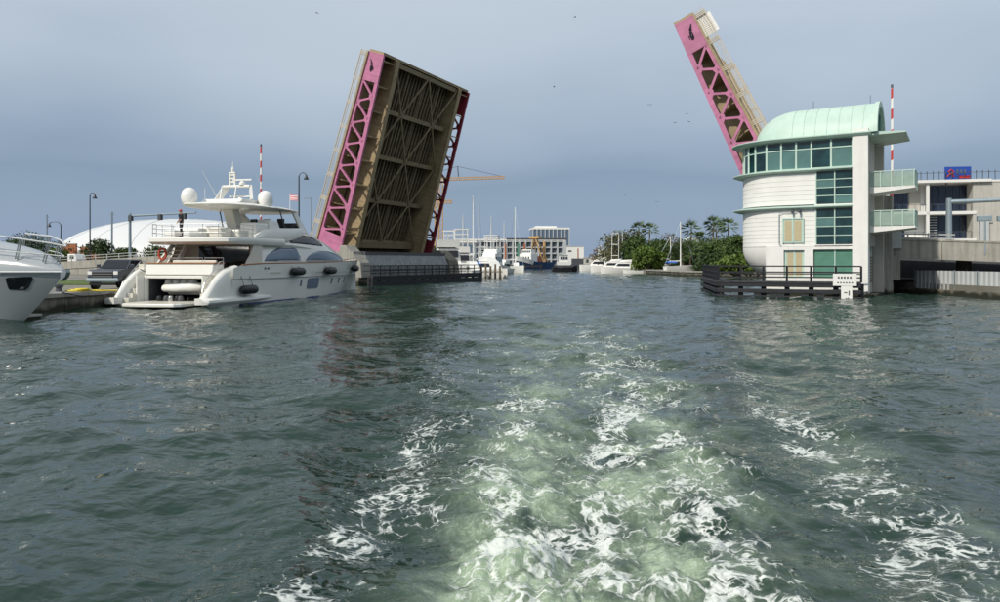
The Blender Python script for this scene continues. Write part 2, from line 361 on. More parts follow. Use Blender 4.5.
    l.new(math_('MULTIPLY', math_('MULTIPLY', micro, fine), .62), mic.inputs[0])
    fmix = node('MixRGB'); l.new(mic.outputs[0], fmix.inputs[1]); fmix.inputs[2].default_value = (.78, .81, .77, 1); l.new(fm, fmix.inputs[0])
    l.new(fmix.outputs[0], b.inputs['Base Color'])
    l.new(math_('ADD', math_('MULTIPLY', fm, .6), math_('MULTIPLY_ADD', aa, .15, .03)), b.inputs['Roughness'])
    b.inputs['IOR'].default_value = 1.33
    h = math_('ADD', math_('MULTIPLY', noise(3.0, 3, .5, .4, (1, 1.25, 1)), .075), math_('ADD', math_('MULTIPLY', noise(.9, 3, .5, .3, (1, 1.5, 1)), .22), math_('MULTIPLY', fm, .012)))
    h = math_('ADD', h, math_('MULTIPLY', noise(11., 3, .5), .008))
    h = math_('ADD', h, math_('MULTIPLY', math_('MULTIPLY', noise(16., 6, .7), aa), .035))
    gust = math_('MULTIPLY_ADD', noise(.085, 3, .5, .5, (1, 1.6, 1)), 2.6, -.35, clamp=True)
    h = math_('MULTIPLY', h, math_('MULTIPLY_ADD', gust, .75, .35))
    bp = node('Bump'); bp.inputs['Strength'].default_value = .62; bp.inputs['Distance'].default_value = 1.; l.new(h, bp.inputs['Height']); l.new(bp.outputs[0], b.inputs['Normal'])
    me.materials.append(m)
build_water()

# ================================================================== LAND
def land(name, pts, z, m, wallm):
    mb = MB(); mb.ext([(x, y, z-6) for x, y in pts], (0, 0, 6)); o = mb.build(name, m); tag(o, kind='structure')
    return o
WALLL = [(-25.0, 37.6), (-24.15, 45.2), (-19.9, 66), (-19.6, 82), (-14, 111), (-24, 119), (-27, 206), (3, 213), (10, 300), (22, 420), (60, 470)]
land('ground', WALLL+[(60, 900), (-900, 900), (-900, 120), (-60, 49)], .92, M['ground'], M['concd'])
WALLR = [(37.2, 50.5), (36.2, 66), (40, 92), (45, 118), (33.5, 137), (31.5, 158), (36, 250), (48, 420), (62, 470.5)]
land('ground', [(x, y) for x, y in WALLR]+[(60.5, 900), (900, 900), (900, 50.5)], .90, M['ground'], M['concd'])
# seawalls: one wall with cap and panels per bank
def seawall(pts, label, z, step, capw=.5, cz=.22):
    t = thing('seawall', label, 'seawall', (pts[0][0], pts[0][1], 0))
    o0 = Vector((pts[0][0], pts[0][1], 0)); base = None
    for (x0, y0), (x1, y1) in zip(pts, pts[1:]):
        p = Vector((x0, y0, 0)); q = Vector((x1, y1, 0)); L = (q-p).length; nn = max(1, int(L/step)); d = (q-p)/nn
        nrm = Vector((d.y, -d.x, 0)).normalized()
        for i in range(nn):
            a = p+d*i+d.normalized()*.02; b = p+d*(i+1)-d.normalized()*.02
            off = random.uniform(0, .03)
            for sd in (1,):
                a2 = a-o0; b2 = b-o0
                MB().beam(a2+Vector((0,0,(z-3)/2)), b2+Vector((0,0,(z-3)/2)), .5+off*2, z+3).build('wall_panel', M['concd'], t)
        MB().beam(p-o0+Vector((0,0,z+cz/2-.1)), q-o0+Vector((0,0,z+cz/2-.1)), .95, cz).build('cap', M['conc'], t)
    return t
seawall(WALLL[:3], 'stained concrete quay wall beside the big white yacht and pickup', .9, 3.2)
seawall([(40, 92), (45, 118), (33.5, 137), (31.5, 158)], 'low tan seawall in front of the trees and palms', .85, 6)
# grass strip and road rise behind the pickup
g = MB().ext([(-60, 62, .93), (-30, 57, .93), (-22, 60, .93), (-22, 66, .93), (-60, 72, .93)], (0, 0, .09)).build('grass', M['grass']); tag(g, 'short mown grass strip behind the dark pickup', 'grass', kind='stuff')

# ================================================================== BRIDGE FRAME
TH = math.radians(25); BL = Vector((-19.2, 87, 0)); U = Vector((math.cos(TH), -math.sin(TH), 0)); Vv = Vector((math.sin(TH), math.cos(TH), 0))
def br(s, t, z=0): return BL+U*s+Vv*t+Vector((0, 0, z))
WID = 21.0; LEN = 24.2
def leaf(label, base, rz, alpha, far_mat, sign, df=1.):
    root = thing('bridge_leaf', label, 'drawbridge', base, 0, 'raised leaves of the drawbridge')
    root.rotation_euler = (Matrix.Rotation(rz, 3, 'Z') @ Matrix.Rotation(-alpha, 3, 'Y')).to_euler()
    hw = WID/2; gy = 7.7
    dep = lambda a: df*lerp(3.7, 2.15, a/LEN)
    box('deck', M['grid'], root, .2, LEN, -gy-.3, gy+.3, -.12, 0)
    for sgn in (-1, 1):
        box('sidewalk', M['tan'], root, .2, LEN, min(sgn*(gy+.35), sgn*(hw-.25)), max(sgn*(gy+.35), sgn*(hw-.25)), -.15, .18)
        box('median_kerb' if 0 else 'kerb', M['tan'], root, .2, LEN, sgn*gy-.28, sgn*gy+.28, .003, .32)
    # decorative outer trusses
    P0, P1, NP = 2.8, 20.9, 7; st = (P1-P0)/NP
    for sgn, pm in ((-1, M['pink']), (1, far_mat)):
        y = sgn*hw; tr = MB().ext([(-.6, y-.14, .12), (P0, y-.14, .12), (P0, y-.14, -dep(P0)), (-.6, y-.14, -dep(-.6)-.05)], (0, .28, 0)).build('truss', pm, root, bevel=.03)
        MB().ext([(P1, y-.14, .12), (LEN, y-.14, .12), (LEN+.02, y-.14, -dep(LEN)), (P1, y-.14, -dep(P1))], (0, .28, 0)).build('end_plate', pm, tr, bevel=.03)
        MB().beam((P0, y, -.12), (P1, y, -.12), .28, .5, (0,0,1)).build('upper_chord', pm, tr)
        MB().beam((P0, y, -dep(P0)+.22), (P1, y, -dep(P1)+.22), .28, .46, (0,0,1)).build('lower_chord', pm, tr)
        for k in range(NP):
            a0 = P0+k*st; a1 = a0+st; am = a0+.33*st
            MB().beam((a0+.05, y, -.25), (am+.1, y, -dep(am)+.3), .22, .24, (0,1,0)).build('strut', pm, tr)
            MB().beam((am+.1, y, -dep(am)+.3), (a1, y, -.25), .22, .28, (0,1,0)).build('diagonal', pm, tr)
            MB().ext([(a0-.45, y-.13, -.3), (a0+.5, y-.13, -.3), (a0+.15, y-.13, -.75), (a0-.2, y-.13, -.62)], (0, .26, 0)).build('gusset', pm, tr)
            MB().ext([(am-.42, y-.13, -dep(am)+.4), (am+.62, y-.13, -dep(am)+.4), (am+.3, y-.13, -dep(am)+.82), (am-.1, y-.13, -dep(am)+.75)], (0, .26, 0)).build('gusset', pm, tr)
        if sgn*sign > 0:                                      # dark scrawled emblem on the end plate facing the water
            e = MB(); ys = y+sgn*.16
            for pts in ([(23.4,-.55),(23.1,-.75),(22.95,-.95)], [(22.95,-.7),(22.75,-.95),(22.4,-1.05),(22.15,-.9),(22.0,-1.0)], [(22.7,-.8),(22.3,-.85),(22.1,-1.12)], [(22.55,-1.2),(22.2,-1.22)]):
                e.tube([(a, ys, z) for a, z in pts], [.05]+[.1]*(len(pts)-2)+[.05], 6)
            e.build('painted_emblem', M['black'], tr)
        # main girder, flanges, sidewalk brackets
        yg = sgn*gy
        gd = MB().ext([(-.5, yg-.06, -.15), (LEN, yg-.06, -.15), (LEN, yg-.06, -dep(LEN)), (-.5, yg-.06, -dep(-.5))], (0, .12, 0)).build('girder', M['tan'], root)
        MB().ext([(-.5, yg-.35, -dep(-.5)), (LEN, yg-.35, -dep(LEN)), (LEN, yg-.35, -dep(LEN)-.12), (-.5, yg-.35, -dep(-.5)-.12)], (0, .7, 0)).build('flange', M['tan'], gd)
        for k in range(9):
            a = .35+k*2.9
            MB().ext([(a, yg+sgn*.07, -.2), (a, y-sgn*.3, -.2), (a, y-sgn*.3, -.75), (a, yg+sgn*.07, -dep(a)+.4)], (.12, 0, 0)).build('bracket', M['tan'], gd)
            MB().beam((a+.06, yg+sgn*.3, -dep(a)+.25), (a+.06, y-sgn*.15, -dep(a)+.25), .14, .16).build('bracket_tie', M['tan'], gd)
    # floor beams, laterals, stringers
    FB = [1.8, 7.3, 12.8, 18.3, 23.8]
    fbz = -1.75
    for i, a in enumerate(FB):
        fb = box('floor_beam', M['tan'], root, a-.05, a+.05, -gy+.06, gy-.06, fbz-.4*(i == 0), -.12)
        box('flange', M['brace'], fb, a-.26 - .3*(i == 0), a+.26, -gy+.36, gy-.36, fbz-.1-.4*(i == 0), fbz-.4*(i == 0))
    box('end_beam', M['tan'], root, LEN+.003, LEN+.3, -hw+.1, hw-.1, -1.9, .1)
    for k in range(5): box('lock_block', M['brown'], root, LEN+.3, LEN+.48, -8+k*4-.3, -8+k*4+.3, -.6, .15)
    box('hinge_beam', M['tan'], root, -.5, .5, -gy+.06, gy-.06, -3.3, -.2)
    yq = lambda f: lerp(-gy+.2, gy-.2, f)
    for i in range(4):
        A, B = FB[i], FB[i+1]; za = fbz-.18 ; lo, hi = ([.25, .75], [0, .5, 1]) if i % 2 else ([0, .5, 1], [.25, .75])
        for f in lo:
            for g_ in hi:
                if abs(f-g_) < .3: MB().beam((A, yq(f), za), (B, yq(g_), za), .17, .14).build('lateral_brace', M['brace'], root)
        for f in (.25, .5, .75):
            MB().beam((A, yq(f), fbz+.35), (B, yq(f), fbz+.35), .16, .2).build('sway_beam', M['brown'], root)
    s0 = None
    for k in range(21):
        y = lerp(-gy+.6, gy-.6, k/20)
        if s0 is None: s0 = MB().box(.5, LEN-.1, -.05, .05, -.75, -.121).box(.5, LEN-.1, -.13, .13, -.79, -.751).build('stringer', M['brown'], root); s0.location = (0, y, 0)
        else: inst(s0, root, (0, y, 0))
    # railings
    for sgn in (-1, 1):
        y = sgn*(hw+.16)
        rl = MB().beam((.3, y, 1.08), (LEN, y, 1.08), .09, .09).beam((.3, y, .8), (LEN, y, .8), .05, .06).beam((.3, y, .35), (LEN, y, .35), .05, .06).build('railing', M['prail'], root)
        MB().box(.2, LEN, min(y-.3*sgn, y+.14*sgn), max(y-.3*sgn, y+.14*sgn), -.05, .14).build('fascia', M['tan'], rl)
        for k in range(9):
            a = .5+k*2.9
            MB().box(a-.05, a+.05, y-.06, y+.06, .14, 1.16).box(a+.12, a+.2, y-.05, y+.05, .14, 1.12).box(a+.28, a+.36, y-.05, y+.05, .14, 1.12).build('post', M['prail'], rl)
        pk = MB()
        for k in range(int(LEN/.18)): pk.box(.4+k*.18, .42+k*.18, y-.008, y+.008, .14, 1.06)
        pk.build('pickets', M['prail'], rl)
        if sgn*sign > 0 and sign > 0:
            sg = box('notice_board', M['white'], root, LEN-2.6, LEN-.55, y-sgn*.16, y-sgn*.10, .12, 1.45)
            ln = MB()
            for r_ in range(5):
                for c_ in range(6):
                    if random.random() < .85: ln.box(LEN-2.4+c_*.3, LEN-2.4+c_*.3+.2, y-sgn*.1-.004, y-sgn*.1+.004, .3+r_*.22, .36+r_*.22)
            ln.build('lettering', M['lgrey'], sg)
    return root
AL, AR = math.radians(71), math.radians(64)
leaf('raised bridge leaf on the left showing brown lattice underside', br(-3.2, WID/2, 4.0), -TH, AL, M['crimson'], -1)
leaf('raised bridge leaf behind the green roofed tower', br(51.8, WID/2, 4.2), math.pi-TH, AR, M['pink'], 1, .88)

# ------------------------------------------------------------------ left pier
pier = thing('bridge_pier', 'concrete bridge pier with grey corrugated wall under the left leaf', 'bridge pier', BL, -TH)
box('pier_base', M['concd'], pier, -4, 4.2, -1.5, 22.5, -3, .9)
box('pier_wall', M['conc'], pier, -4.2, 3.2, -1.2, 1.4, .9, 3.9)
MB().ext([(3.2, -1.3, .9), (4.5, -1.3, .9), (4.3, -1.3, 2.6), (2.2, -1.3, 4.6), (1.4, -1.3, 4.6), (1.4, -1.3, .9)], (0, 1.9, 0)).build('buttress', M['conc'], pier, bevel=.05)
MB().ext([(3.2, 19.6, .9), (4.6, 19.6, .9), (4.2, 19.6, 2.9), (2.6, 19.6, 4.3), (1.4, 19.6, 4.3), (1.4, 19.6, .9)], (0, 2.6, 0)).build('buttress', M['concd'], pier, bevel=.05)
box('counterweight_pit', M['tar'], pier, -4, 2.0, 1.41, 19.59, .9, 2.9)
ypan = .65
cw = None
for k in range(20):          # corrugated wall: upright lower sheets and slanted upper sheets
    y0 = .65+k*.945
    sh = MB().ext([(3.7, y0, .9), (4.1, y0, .9), (4.1, y0, 2.25), (3.7, y0, 2.25)], (0, .9, 0)).build('wall_sheet', M['grey'], pier)
    MB().ext([(3.7, y0, 2.27), (4.15, y0, 2.27), (3.55, y0, 3.55), (3.15, y0, 3.55)], (0, .92, 0)).build('hood_sheet', M['grey'], pier)
    MB().ext([(4.1, y0+.36, .9), (4.2, y0+.36, .9), (4.2, y0+.36, 2.2), (4.1, y0+.36, 2.2)], (0, .2, 0)).build('rib', M['grey'], pier)
MB().beam((3.4, .6, 3.72), (3.4, 19.6, 3.72), .5, .3).build('hood_edge', M['dgrey'], pier)
box('parapet', M['lgrey'], pier, -3.6, -3.3, 1.41, 19.59, 2.9, 4.6)

# ------------------------------------------------------------------ fenders
def fender(label, pts, closed_end=True, levels=((-.1, .55), (.62, 1.05)), rail_h=1.15, deck_z=1.12, inner=1.0, white=False, side=1, extra=None):
    o0 = Vector((pts[0].x, pts[0].y, 0)); t = thing('bridge_fender', label, 'fender', o0, 0, 'timber fenders along the bridge channel')
    for p, q in zip(pts, pts[1:]):
        p = p-o0; q = q-o0; p.z = q.z = 0; L = (q-p).length; d = (q-p)/L; nrm = Vector((-d.y, d.x, 0))*side
        up = Vector((0, 0, 1))
        for z0, z1 in levels: MB().beam(p+up*(z0+z1)/2, q+up*(z0+z1)/2, .3, z1-z0).build('wale', M['tar'], t, bevel=.03)
        MB().beam(p+nrm*(inner/2)+up*(deck_z-.02), q+nrm*(inner/2)+up*(deck_z-.02), inner+.4, .12).build('walkway', M['tarw'], t)
        n = max(2, int(L/1.7))
        for k in range(n+1):
            a = p+d*(L*k/n)*.995+nrm*.32
            MB().tube([a-up*2.5, a+up*(deck_z-.1)], .2, 8).build('pile', M['tar'], t)
            if white and k < n:
                for f in (.25, .6):
                    c = p+d*(L*(k+f)/n)+nrm*.36
                    if random.random() < .5: MB().beam(c+up*.2-d*.26, c+up*.2+d*.26, .22, .75).build('packing_block', M['beige'], t)
            c = p+d*(L*k/n)*.995+nrm*.1
            MB().box(-.06, .06, -.06, .06, 0, rail_h).build('rail_post', M['tar'], t).location = c+up*deck_z
        for z in (rail_h, rail_h*.62, rail_h*.3):
            MB().beam(p+nrm*.1+up*(deck_z+z), q+nrm*.1+up*(deck_z+z), .09, .1).build('rail', M['tar'], t)
        for z in (rail_h, rail_h*.5):
            MB().beam(p+nrm*(inner+.1)+up*(deck_z+z), q+nrm*(inner+.1)+up*(deck_z+z), .07, .08).build('rail', M['tar'], t)
    return t
fender('black timber fender with railing in front of the left bridge pier', [br(7, -3), br(7.2, 10), br(7.8, 22.5)], side=1)
TO = br(55.8, -7.1)
def tw(x, y, z=0): return TO+U*x+Vv*y+Vector((0, 0, z))
fender('black timber fender with railing below the white bridge tower', [tw(-.55, -3.0), tw(-10.85, -3.0), tw(-14.6, 12)], white=True, side=-1, rail_h=1.2, levels=((-.3, .12), (.32, .64), (.80, 1.2)), deck_z=1.2)
sg = thing('tide_sign', 'white notice board with tide gauge on the tower fender', 'sign', tw(-1.5, -3.3), -TH)
box('board', M['white'], sg, -.95, .65, -.06, 0, .95, 1.85, bevel=.02)
lt = MB()
for k in range(5): lt.box(-.62+k*.2, -.5+k*.2, -.068, -.058, 1.5, 1.66)
for k in range(6): lt.box(-.66+k*.19, -.55+k*.19, -.068, -.058, 1.14, 1.24)
lt.build('lettering', M['dgrey'], sg)
gb = box('gauge_board', M['white'], sg, -.4, .35, -.05, 0, -.9, .94)
MB().box(-.2, .02, -.06, -.045, .42, .5).box(.1, .18, -.06, -.045, .25, .6).box(-.1, .02, -.06, -.045, .0, .06).box(.05, .13, -.06, -.045, -.15, .1).build('gauge_marks', M['dgrey'], gb)
box('support_post', M['galv'], sg, -.06, .06, .003, .1, -.9, 1.8)
# ================================================================== TOWER
tower = thing('bridge_tower', 'white bridge tender tower with mint green barrel roof and curved end', 'bridge tower', TO, -math.radians(32))
XF, EX, EY, YC = -6.5, 3.7, 3.5, 3.5
def plan(off=0., offl=None, n=18, x1=0., y_front=True):
    """plan outline from front right, along the front, round the left end and to the back"""
    offl = off if offl is None else offl
    pts = [(x1, -off), (XF, -off)]
    for k in range(1, n):
        a = math.pi/2*3-math.pi*k/n        # from front (270 deg) through left (180) to back (90)
        pts.append((XF+(EX+offl)*math.cos(a), YC+(EY+off)*math.sin(a)))
    pts += [(XF, 2*YC+off), (x1, 2*YC+off)]
    return pts
def cut(pts, x_from):       # shorten the front run so it starts at x_from
    return [(x_from, pts[0][1])]+pts[1:]
def siding(z0, z1, x_from, name):
    bh = .36; n = max(1, round((z1-z0)/bh)); bh = (z1-z0)/n; w_ = None
    for i in range(n):
        r0 = cut(plan(.02, n=60), x_from); r1 = cut(plan(.0, n=60), x_from); a = z0+i*bh; b = a+bh
        mb = MB(); mb.loft([[(x, y, a) for x, y in cut(plan(0., n=60), x_from)], [(x, y, a+.012) for x, y in r0], [(x, y, b) for x, y in r1]], closed=False, cap=False)
        o = mb.build(name, M['siding'], tower)
    return o
core = MB().ext([(x, y, 3.96) for x, y in plan(-.25)], (0, 0, 8.8)).build('core', M['beige'], tower)
siding(7.32, 10.02, -3.78, 'siding_board'); siding(3.96, 7.05, -3.78, 'siding_board')
# lower block with openings, bowl under the rounded end
LX = -7.6
for a in ((LX, -6.2, -.06, 7, -2, 3.95), (-4.62, -3.95, -.06, 7, -2, 3.95), (-6.2, -4.62, -.06, 7, 3.68, 3.95), (-3.95, -1.1, -.06, 7, 3.72, 3.95), (-6.2, -3.95 , .35, 7, -2, 3.67)):
    box('base_wall', M['stucco'], tower, *a)
box('base_wall', M['stucco'], tower, -3.95, -1.1, .35, 7, -2, 3.71); box('base_wall', M['stucco'], tower, -6.2, -4.62, -.06, .34, -2, 1.45); box('base_wall', M['stucco'], tower, -3.95, -1.1, -.06, .34, -2, 1.45)
rings = []
for i in range(11):
    z = 3.94-2.5*i/10; q = math.sqrt(max(0, 1-((3.94-z)/2.52)**2)); ring = []
    for k in range(19):
        a = math.pi/2*3-math.pi*k/18; ring.append((XF+(EX+.03)*(.25+.75*q)*math.cos(a), YC+(EY-.02)*(.35+.65*q)*math.sin(a), z))
    rings.append(ring)
MB().loft(rings, closed=True, cap=True).build('bowl', M['stucco'], tower, smooth=True, angle=60)
box('pile_cap', M['concd'], tower, -8.4, .6, -.3, 8, -3, .25)
# brims
def brim(z, of, ol, th, x1, inner_m=M['mint']):
    top = plan(of, ol, 24, x1); low = plan(of-.18, ol-.35, 24, x1)
    mb = MB(); mb.loft([[(x, y, z-th) for x, y in low], [(x, y, z-.08) for x, y in top], [(x, y, z) for x, y in top], [(x, y, z+.06) for x, y in low]], closed=True, cap=True)
    return mb.build('brim', M['mint'], tower, smooth=True, angle=35)
brim(12.72, .55, .95, .26, .2); brim(10.12, .42, .85, .2, -1.1); brim(7.16, .42, .85, .2, -1.1)
# control room glazing
def along(x_from, z0, z1, n_front, n_side, off=-.05):
    P = [Vector((x, y, 0)) for x, y in cut(plan(off, n=30), x_from)]; cum = [0]
    for a, b in zip(P, P[1:]): cum.append(cum[-1]+(b-a).length)
    def pt(s): 
        i = max(j for j in range(len(cum)-1) if cum[j] <= s+1e-6); return P[i].lerp(P[i+1], min(1, (s-cum[i])/(cum[i+1]-cum[i])))
    return pt, cum[-1]
pt, tot = along(-1.1, 0, 0, 0, 0)
edges = [0, 1.55, 3.0, 4.15, 5.3, 6.5, 7.6, 8.5]+[9.4+.95*k for k in range(7)]
for i, (a, b) in enumerate(zip(edges, edges[1:])):
    for z0, z1, mm in ((10.22, 11.72, M['teal2'] if i in (0, 2, 3, 4) else M['teal']), (11.80, 12.42, M['teal'])):
        p, q = pt(a+.05), pt(min(b-.05, tot)); mb = MB(); mdl = pt((a+b)/2)
        d = (q-p).normalized(); nr_ = Vector((d.y, -d.x, 0))
        if nr_.y > .5 and i < 8: nr_ = -nr_
        mb.beam(p+Vector((0,0,(z0+z1)/2)), q+Vector((0,0,(z0+z1)/2)), .04, z1-z0); pane = mb.build('window_pane', mm, tower)
    p = pt(a); MB().box(p.x-.07, p.x+.07, p.y-.09, p.y+.09, 10.18, 12.46).build('mullion', M['mint'], tower)
for z in (10.2, 11.76, 12.44):
    mb = MB(); 
    for a, b in zip(edges, edges[1:]): mb.beam(pt(a)+Vector((0,0,z)), pt(b)+Vector((0,0,z)), .15, .09)
    mb.build('window_rail', M['mint'], tower)
# big windows right of the siding
for z0, z1 in ((7.3, 9.92), (4.1, 6.96)):
    for c, (xa, xb) in enumerate(((-3.7, -2.42), (-2.34, -1.1))):
        nrow = 4
        for r_ in range(nrow):
            za = z0+.06+(z1-z0-.06)*r_/nrow; zb = z0+.06+(z1-z0-.06)*(r_+1)/nrow-.07
            box('window_pane', M['teal2'] if (z0 > 7 and r_ == 0 and c == 1) or (r_, c) == (2, 0) else M['teal'], tower, xa, xb, -.02, .02, za, zb)
            if r_: box('glazing_bar', M['mint'], tower, xa, xb, -.06, .05, za-.065, za-.005)
    box('mullion', M['mint'], tower, -2.42, -2.34, -.09, .08, z0, z1); box('mullion', M['mint'], tower, -3.79, -3.7, -.09, .08, z0, z1)
    box('window_sill', M['stucco'], tower, -3.85, -1.1, -.14, .05, z0-.09, z0)
# doors
def double_door(x0, x1, z0, z1, y):
    d = MB().box(x0, x1, y-.02, y+.1, z0, z1).build('door', M['mint'], tower, bevel=.01)
    xm = (x0+x1)/2
    for a, b in ((x0+.14, xm-.09), (xm+.09, x1-.14)):
        for k in range(12):
            zz = z0+.15+(z1-z0-.3)*k/12; MB().hexa([(a, y-.045, zz), (b, y-.045, zz), (b, y-.025, zz), (a, y-.025, zz), (a, y-.03, zz+.16), (b, y-.03, zz+.16), (b, y-.022, zz+.16), (a, y-.022, zz+.16)]).build('louver', M['louver'], d)
    for a in (xm-.03, x0, x1): box('door_frame', M['mint'], d, a-.05, a+.05, y-.07, y-.021, z0, z1)
    box('door_frame', M['mint'], d, x0-.06, x1+.06, y-.075, y-.021, z1-.03, z1+.06)
double_door(-6.25, -4.7, 4.25, 6.2, -.09)
double_door(-6.1, -4.7, 1.46, 3.62, .2)
MB().tube([(-6.55, -.16, 6.62), (-6.55, -.16, 4.2), (-6.4, -.16, 4.1)], .035, 6).tube([(-6.55, -.16, 6.62), (-6.3, -.16, 6.75), (-5.2, -.16, 6.75)], .03, 6).build('conduit', M['lgrey'], tower)
for x in (-5.5, -4.95): MB().box(x-.09, x+.09, -.45, -.05, 6.78, 6.86).lathe([(.0, 0), (.09, .0), (.07, .12), (0, .13)], (x, -.4, 6.66), 8).build('floodlight', M['dgrey'], tower)
sh = box('roller_shutter', M['mintd'], tower, -3.9, -1.12, .2, .3, 1.46, 3.7)
for k in range(14): box('slat', M['mintd'], sh, -3.88, -1.14, .175, .2, 1.5+k*.157, 1.5+k*.157+.13)
box('mullion', M['mint'], sh, -2.43, -2.35, .1, .174, 1.46, 3.7)
# pillar, side wall, stair shaft behind
box('pillar', M['stucco'], tower, -1.1, 0, -.32, .95, -2, 12.44)
box('pillar_cap', M['stucco'], tower, -1.12, .02, -.34, .97, 12.745, 13.02)
box('side_wall', M['beige'], tower, -.9, -.16, .95, 7.0, -2, 12.44)
for k in range(9): box('louver_slot', M['concd'], tower, -.16, -.10, 2.0, 4.2, 1.1+k*.24, 1.22+k*.24)
box('side_door', M['mintd'], tower, -.16, -.11, 2.0, 3.3, 3.6, 5.0)
box('stair_fin', M['beige'], tower, -.12, .62, 4.9, 5.7, .2, 12.3)
box('stair_shaft', M['conc'], tower, -.12, 1.2, 5.7, 7.2, -2, 8.2)
def slab(z, xo, y0, y1, th=.5):
    o = MB().hexa([(-.1, y0, z-th), (xo, y0, z-.16), (xo, y1, z-.16), (-.1, y1, z-th), (-.1, y0, z), (xo, y0, z), (xo, y1, z), (-.1, y1, z)]).build('balcony', M['stucco'], tower)
    return o
for z in (8.55, 5.5):
    o = slab(z, 3.1, 1.0, 4.6)
    for a in ((-.1, 3.05, 1.05, 1.09), (3.01, 3.05, 1.09, 4.55), (-.1, 3.05, 4.51, 4.55)):
        box('glass_panel', M['sgreen'], o, *a, z+.06, z+1.12)
    for x, y in [(-.02 + k*.76, 1.02) for k in range(5)]+[(3.08, 2.2), (3.08, 3.4), (3.08, 4.58)]: box('post', M['mint'], o, x-.03, x+.03, y-.03, y+.03, z, z+1.18)
    box('handrail', M['mint'], o, -.1, 3.12, 1.0, 1.07, z+1.18, z+1.25); box('handrail', M['mint'], o, 3.04, 3.12, 1.07, 4.6, z+1.18, z+1.25)
MB().hexa([(.2, .2, 12.5), (2.5, .6, 12.6), (2.5, 5.8, 12.6), (.2, 6.9, 12.5), (.2, .2, 12.78), (2.5, .6, 12.72), (2.5, 5.8, 12.72), (.2, 6.9, 12.78)]).build('canopy', M['mint'], tower)
# barrel roof: panels between standing seams, apse end
ZB, RH, RY = 12.74, 2.75, 3.45
def arc(x, k=1., n=20, zs=1.): return [(x, YC-RY*k*math.cos(math.pi*i/n), ZB+RH*k*zs*math.sin(math.pi*i/n)) for i in range(n+1)]
xs = np.linspace(-5.6, .45, 8)
for a, b in zip(xs, xs[1:]):
    MB().loft([arc(a+.02), arc(b-.02), arc(b-.02, .96), arc(a+.02, .96)], closed=False, cap=False).build('roof_panel', M['mint'], tower, smooth=True, angle=50)
    MB().loft([arc(a-.025), arc(a-.025, 1.015), arc(a+.025, 1.015), arc(a+.025)], closed=False, cap=False).build('roof_seam', M['mint'], tower)
rings = []
for i in range(11):
    ph = math.pi/2*i/10; rings.append(arc(-5.6-3.5*math.sin(ph), max(.001, math.cos(ph)), zs=1))
MB().loft(rings, closed=False, cap=False).build('roof_apse', M['mint'], tower, smooth=True, angle=60)
MB().loft([arc(.3, .9), arc(.3, 1.04), arc(.62, 1.04), arc(.62, .9)], closed=False, cap=False).loft([arc(.62, .9), arc(.3, .9)], closed=False, cap=False).build('roof_rim', M['mint'], tower, smooth=True)
MB().ext([(.3, y, z) for _, y, z in arc(0, .95)], (.04, 0, 0)).build('gable_glass', M['teal'], tower)
for y in (1.8, 3.5, 5.2): box('gable_mullion', M['mintd'], tower, .34, .4, y-.05, y+.05, ZB, ZB+RH*.95*math.sin(math.acos(max(-1, min(1, (YC-y)/(RY*.95)))))-.02)
for k, (x, y) in enumerate([(-4.5, 3.5), (-.2, 3.5)]): MB().tube([(x, y, ZB+RH-.1), (x, y, ZB+RH+.75)], .02, 6).build('lightning_rod', M['dgrey'], tower)

# ------------------------------------------------------------------ barriers, lamps, gantries
def barrier(label, p, h):
    t = thing('barrier_gate', label, 'barrier', p, -TH, 'raised traffic barrier arms')
    box('housing', M['lgrey'], t, -.4, .4, -.35, .35, 0, 1.3, bevel=.04)
    nseg = 14; tilt = .02
    for k in range(nseg):
        z0 = 1.1+(h-1.1)*k/nseg; z1 = 1.1+(h-1.1)*(k+1)/nseg
        MB().hexa([(-.09, -.05, z0), (.09, -.05, z0+.12), (.09, .05, z0+.12), (-.09, .05, z0), (-.09, -.05, z1), (.09, -.05, z1+.12), (.09, .05, z1+.12), (-.09, .05, z1)]).build('arm_stripe', M['red'] if k % 2 else M['white'], t)
    box('arm_tip', M['dgrey'], t, -.1, .1, -.06, .06, h+.12, h+.4)
    return t
p = at(261, 94, 200); barrier('red and white striped barrier arm raised behind the yacht mast', (p.x, p.y, 3.72), 13.5)
p = at(892, 68, 200); barrier('red and white striped barrier arm raised beside the tower balconies', (p.x, p.y, 4.3), 14.3)
def lamp_post(label, p, h, arm, grey=False):
    m = M['galv'] if grey else M['lamp']; t = thing('street_lamp', label, 'street lamp', p, 0, 'street lamps along the road')
    MB().lathe([(.2, 0), (.2, .5), (.13, .6), (.11, 1.0)], n=10).build('base', m, t)
    MB().tube([(0,0,.9), (0,0,h)], [.1, .07], 8).build('pole', m, t)
    a = arm
    MB().tube([(0,0,h-.1), (a*.15,0,h+.3), (a*.5,0,h+.45), (a*.85,0,h+.35), (a,0,h+.05)], .05, 6).build('arm', m, t, smooth=True)
    MB().lathe([(.05, .2), (.12, .1), (.16, -.1), (.34, -.38), (.3, -.42), (.05, -.42)], (a, 0, h), 10).build('lamp_head', m, t, smooth=True)
    return t
def lampz(px, d, ytop, zb, arm, label, **k):
    p = at(px, d, 200); h = CAMH+(HOR-ytop)/FPX*d-zb-.4; lamp_post(label, (p.x, p.y, zb), h, arm, **k)
lampz(90, 107, 193, 2.3, .7, 'tall dark lamp post behind the pickup truck')
lampz(299, 92, 173, 4.2, .9, 'tall dark lamp post between the yacht and the pink truss')
lampz(61, 120, 222, 1.6, -1.9, 'short curved arm lamp post above the moored bow')
t = thing('light_pole', 'slim grey light pole just left of the pink truss', 'light pole', at(311, 130, z=.9))
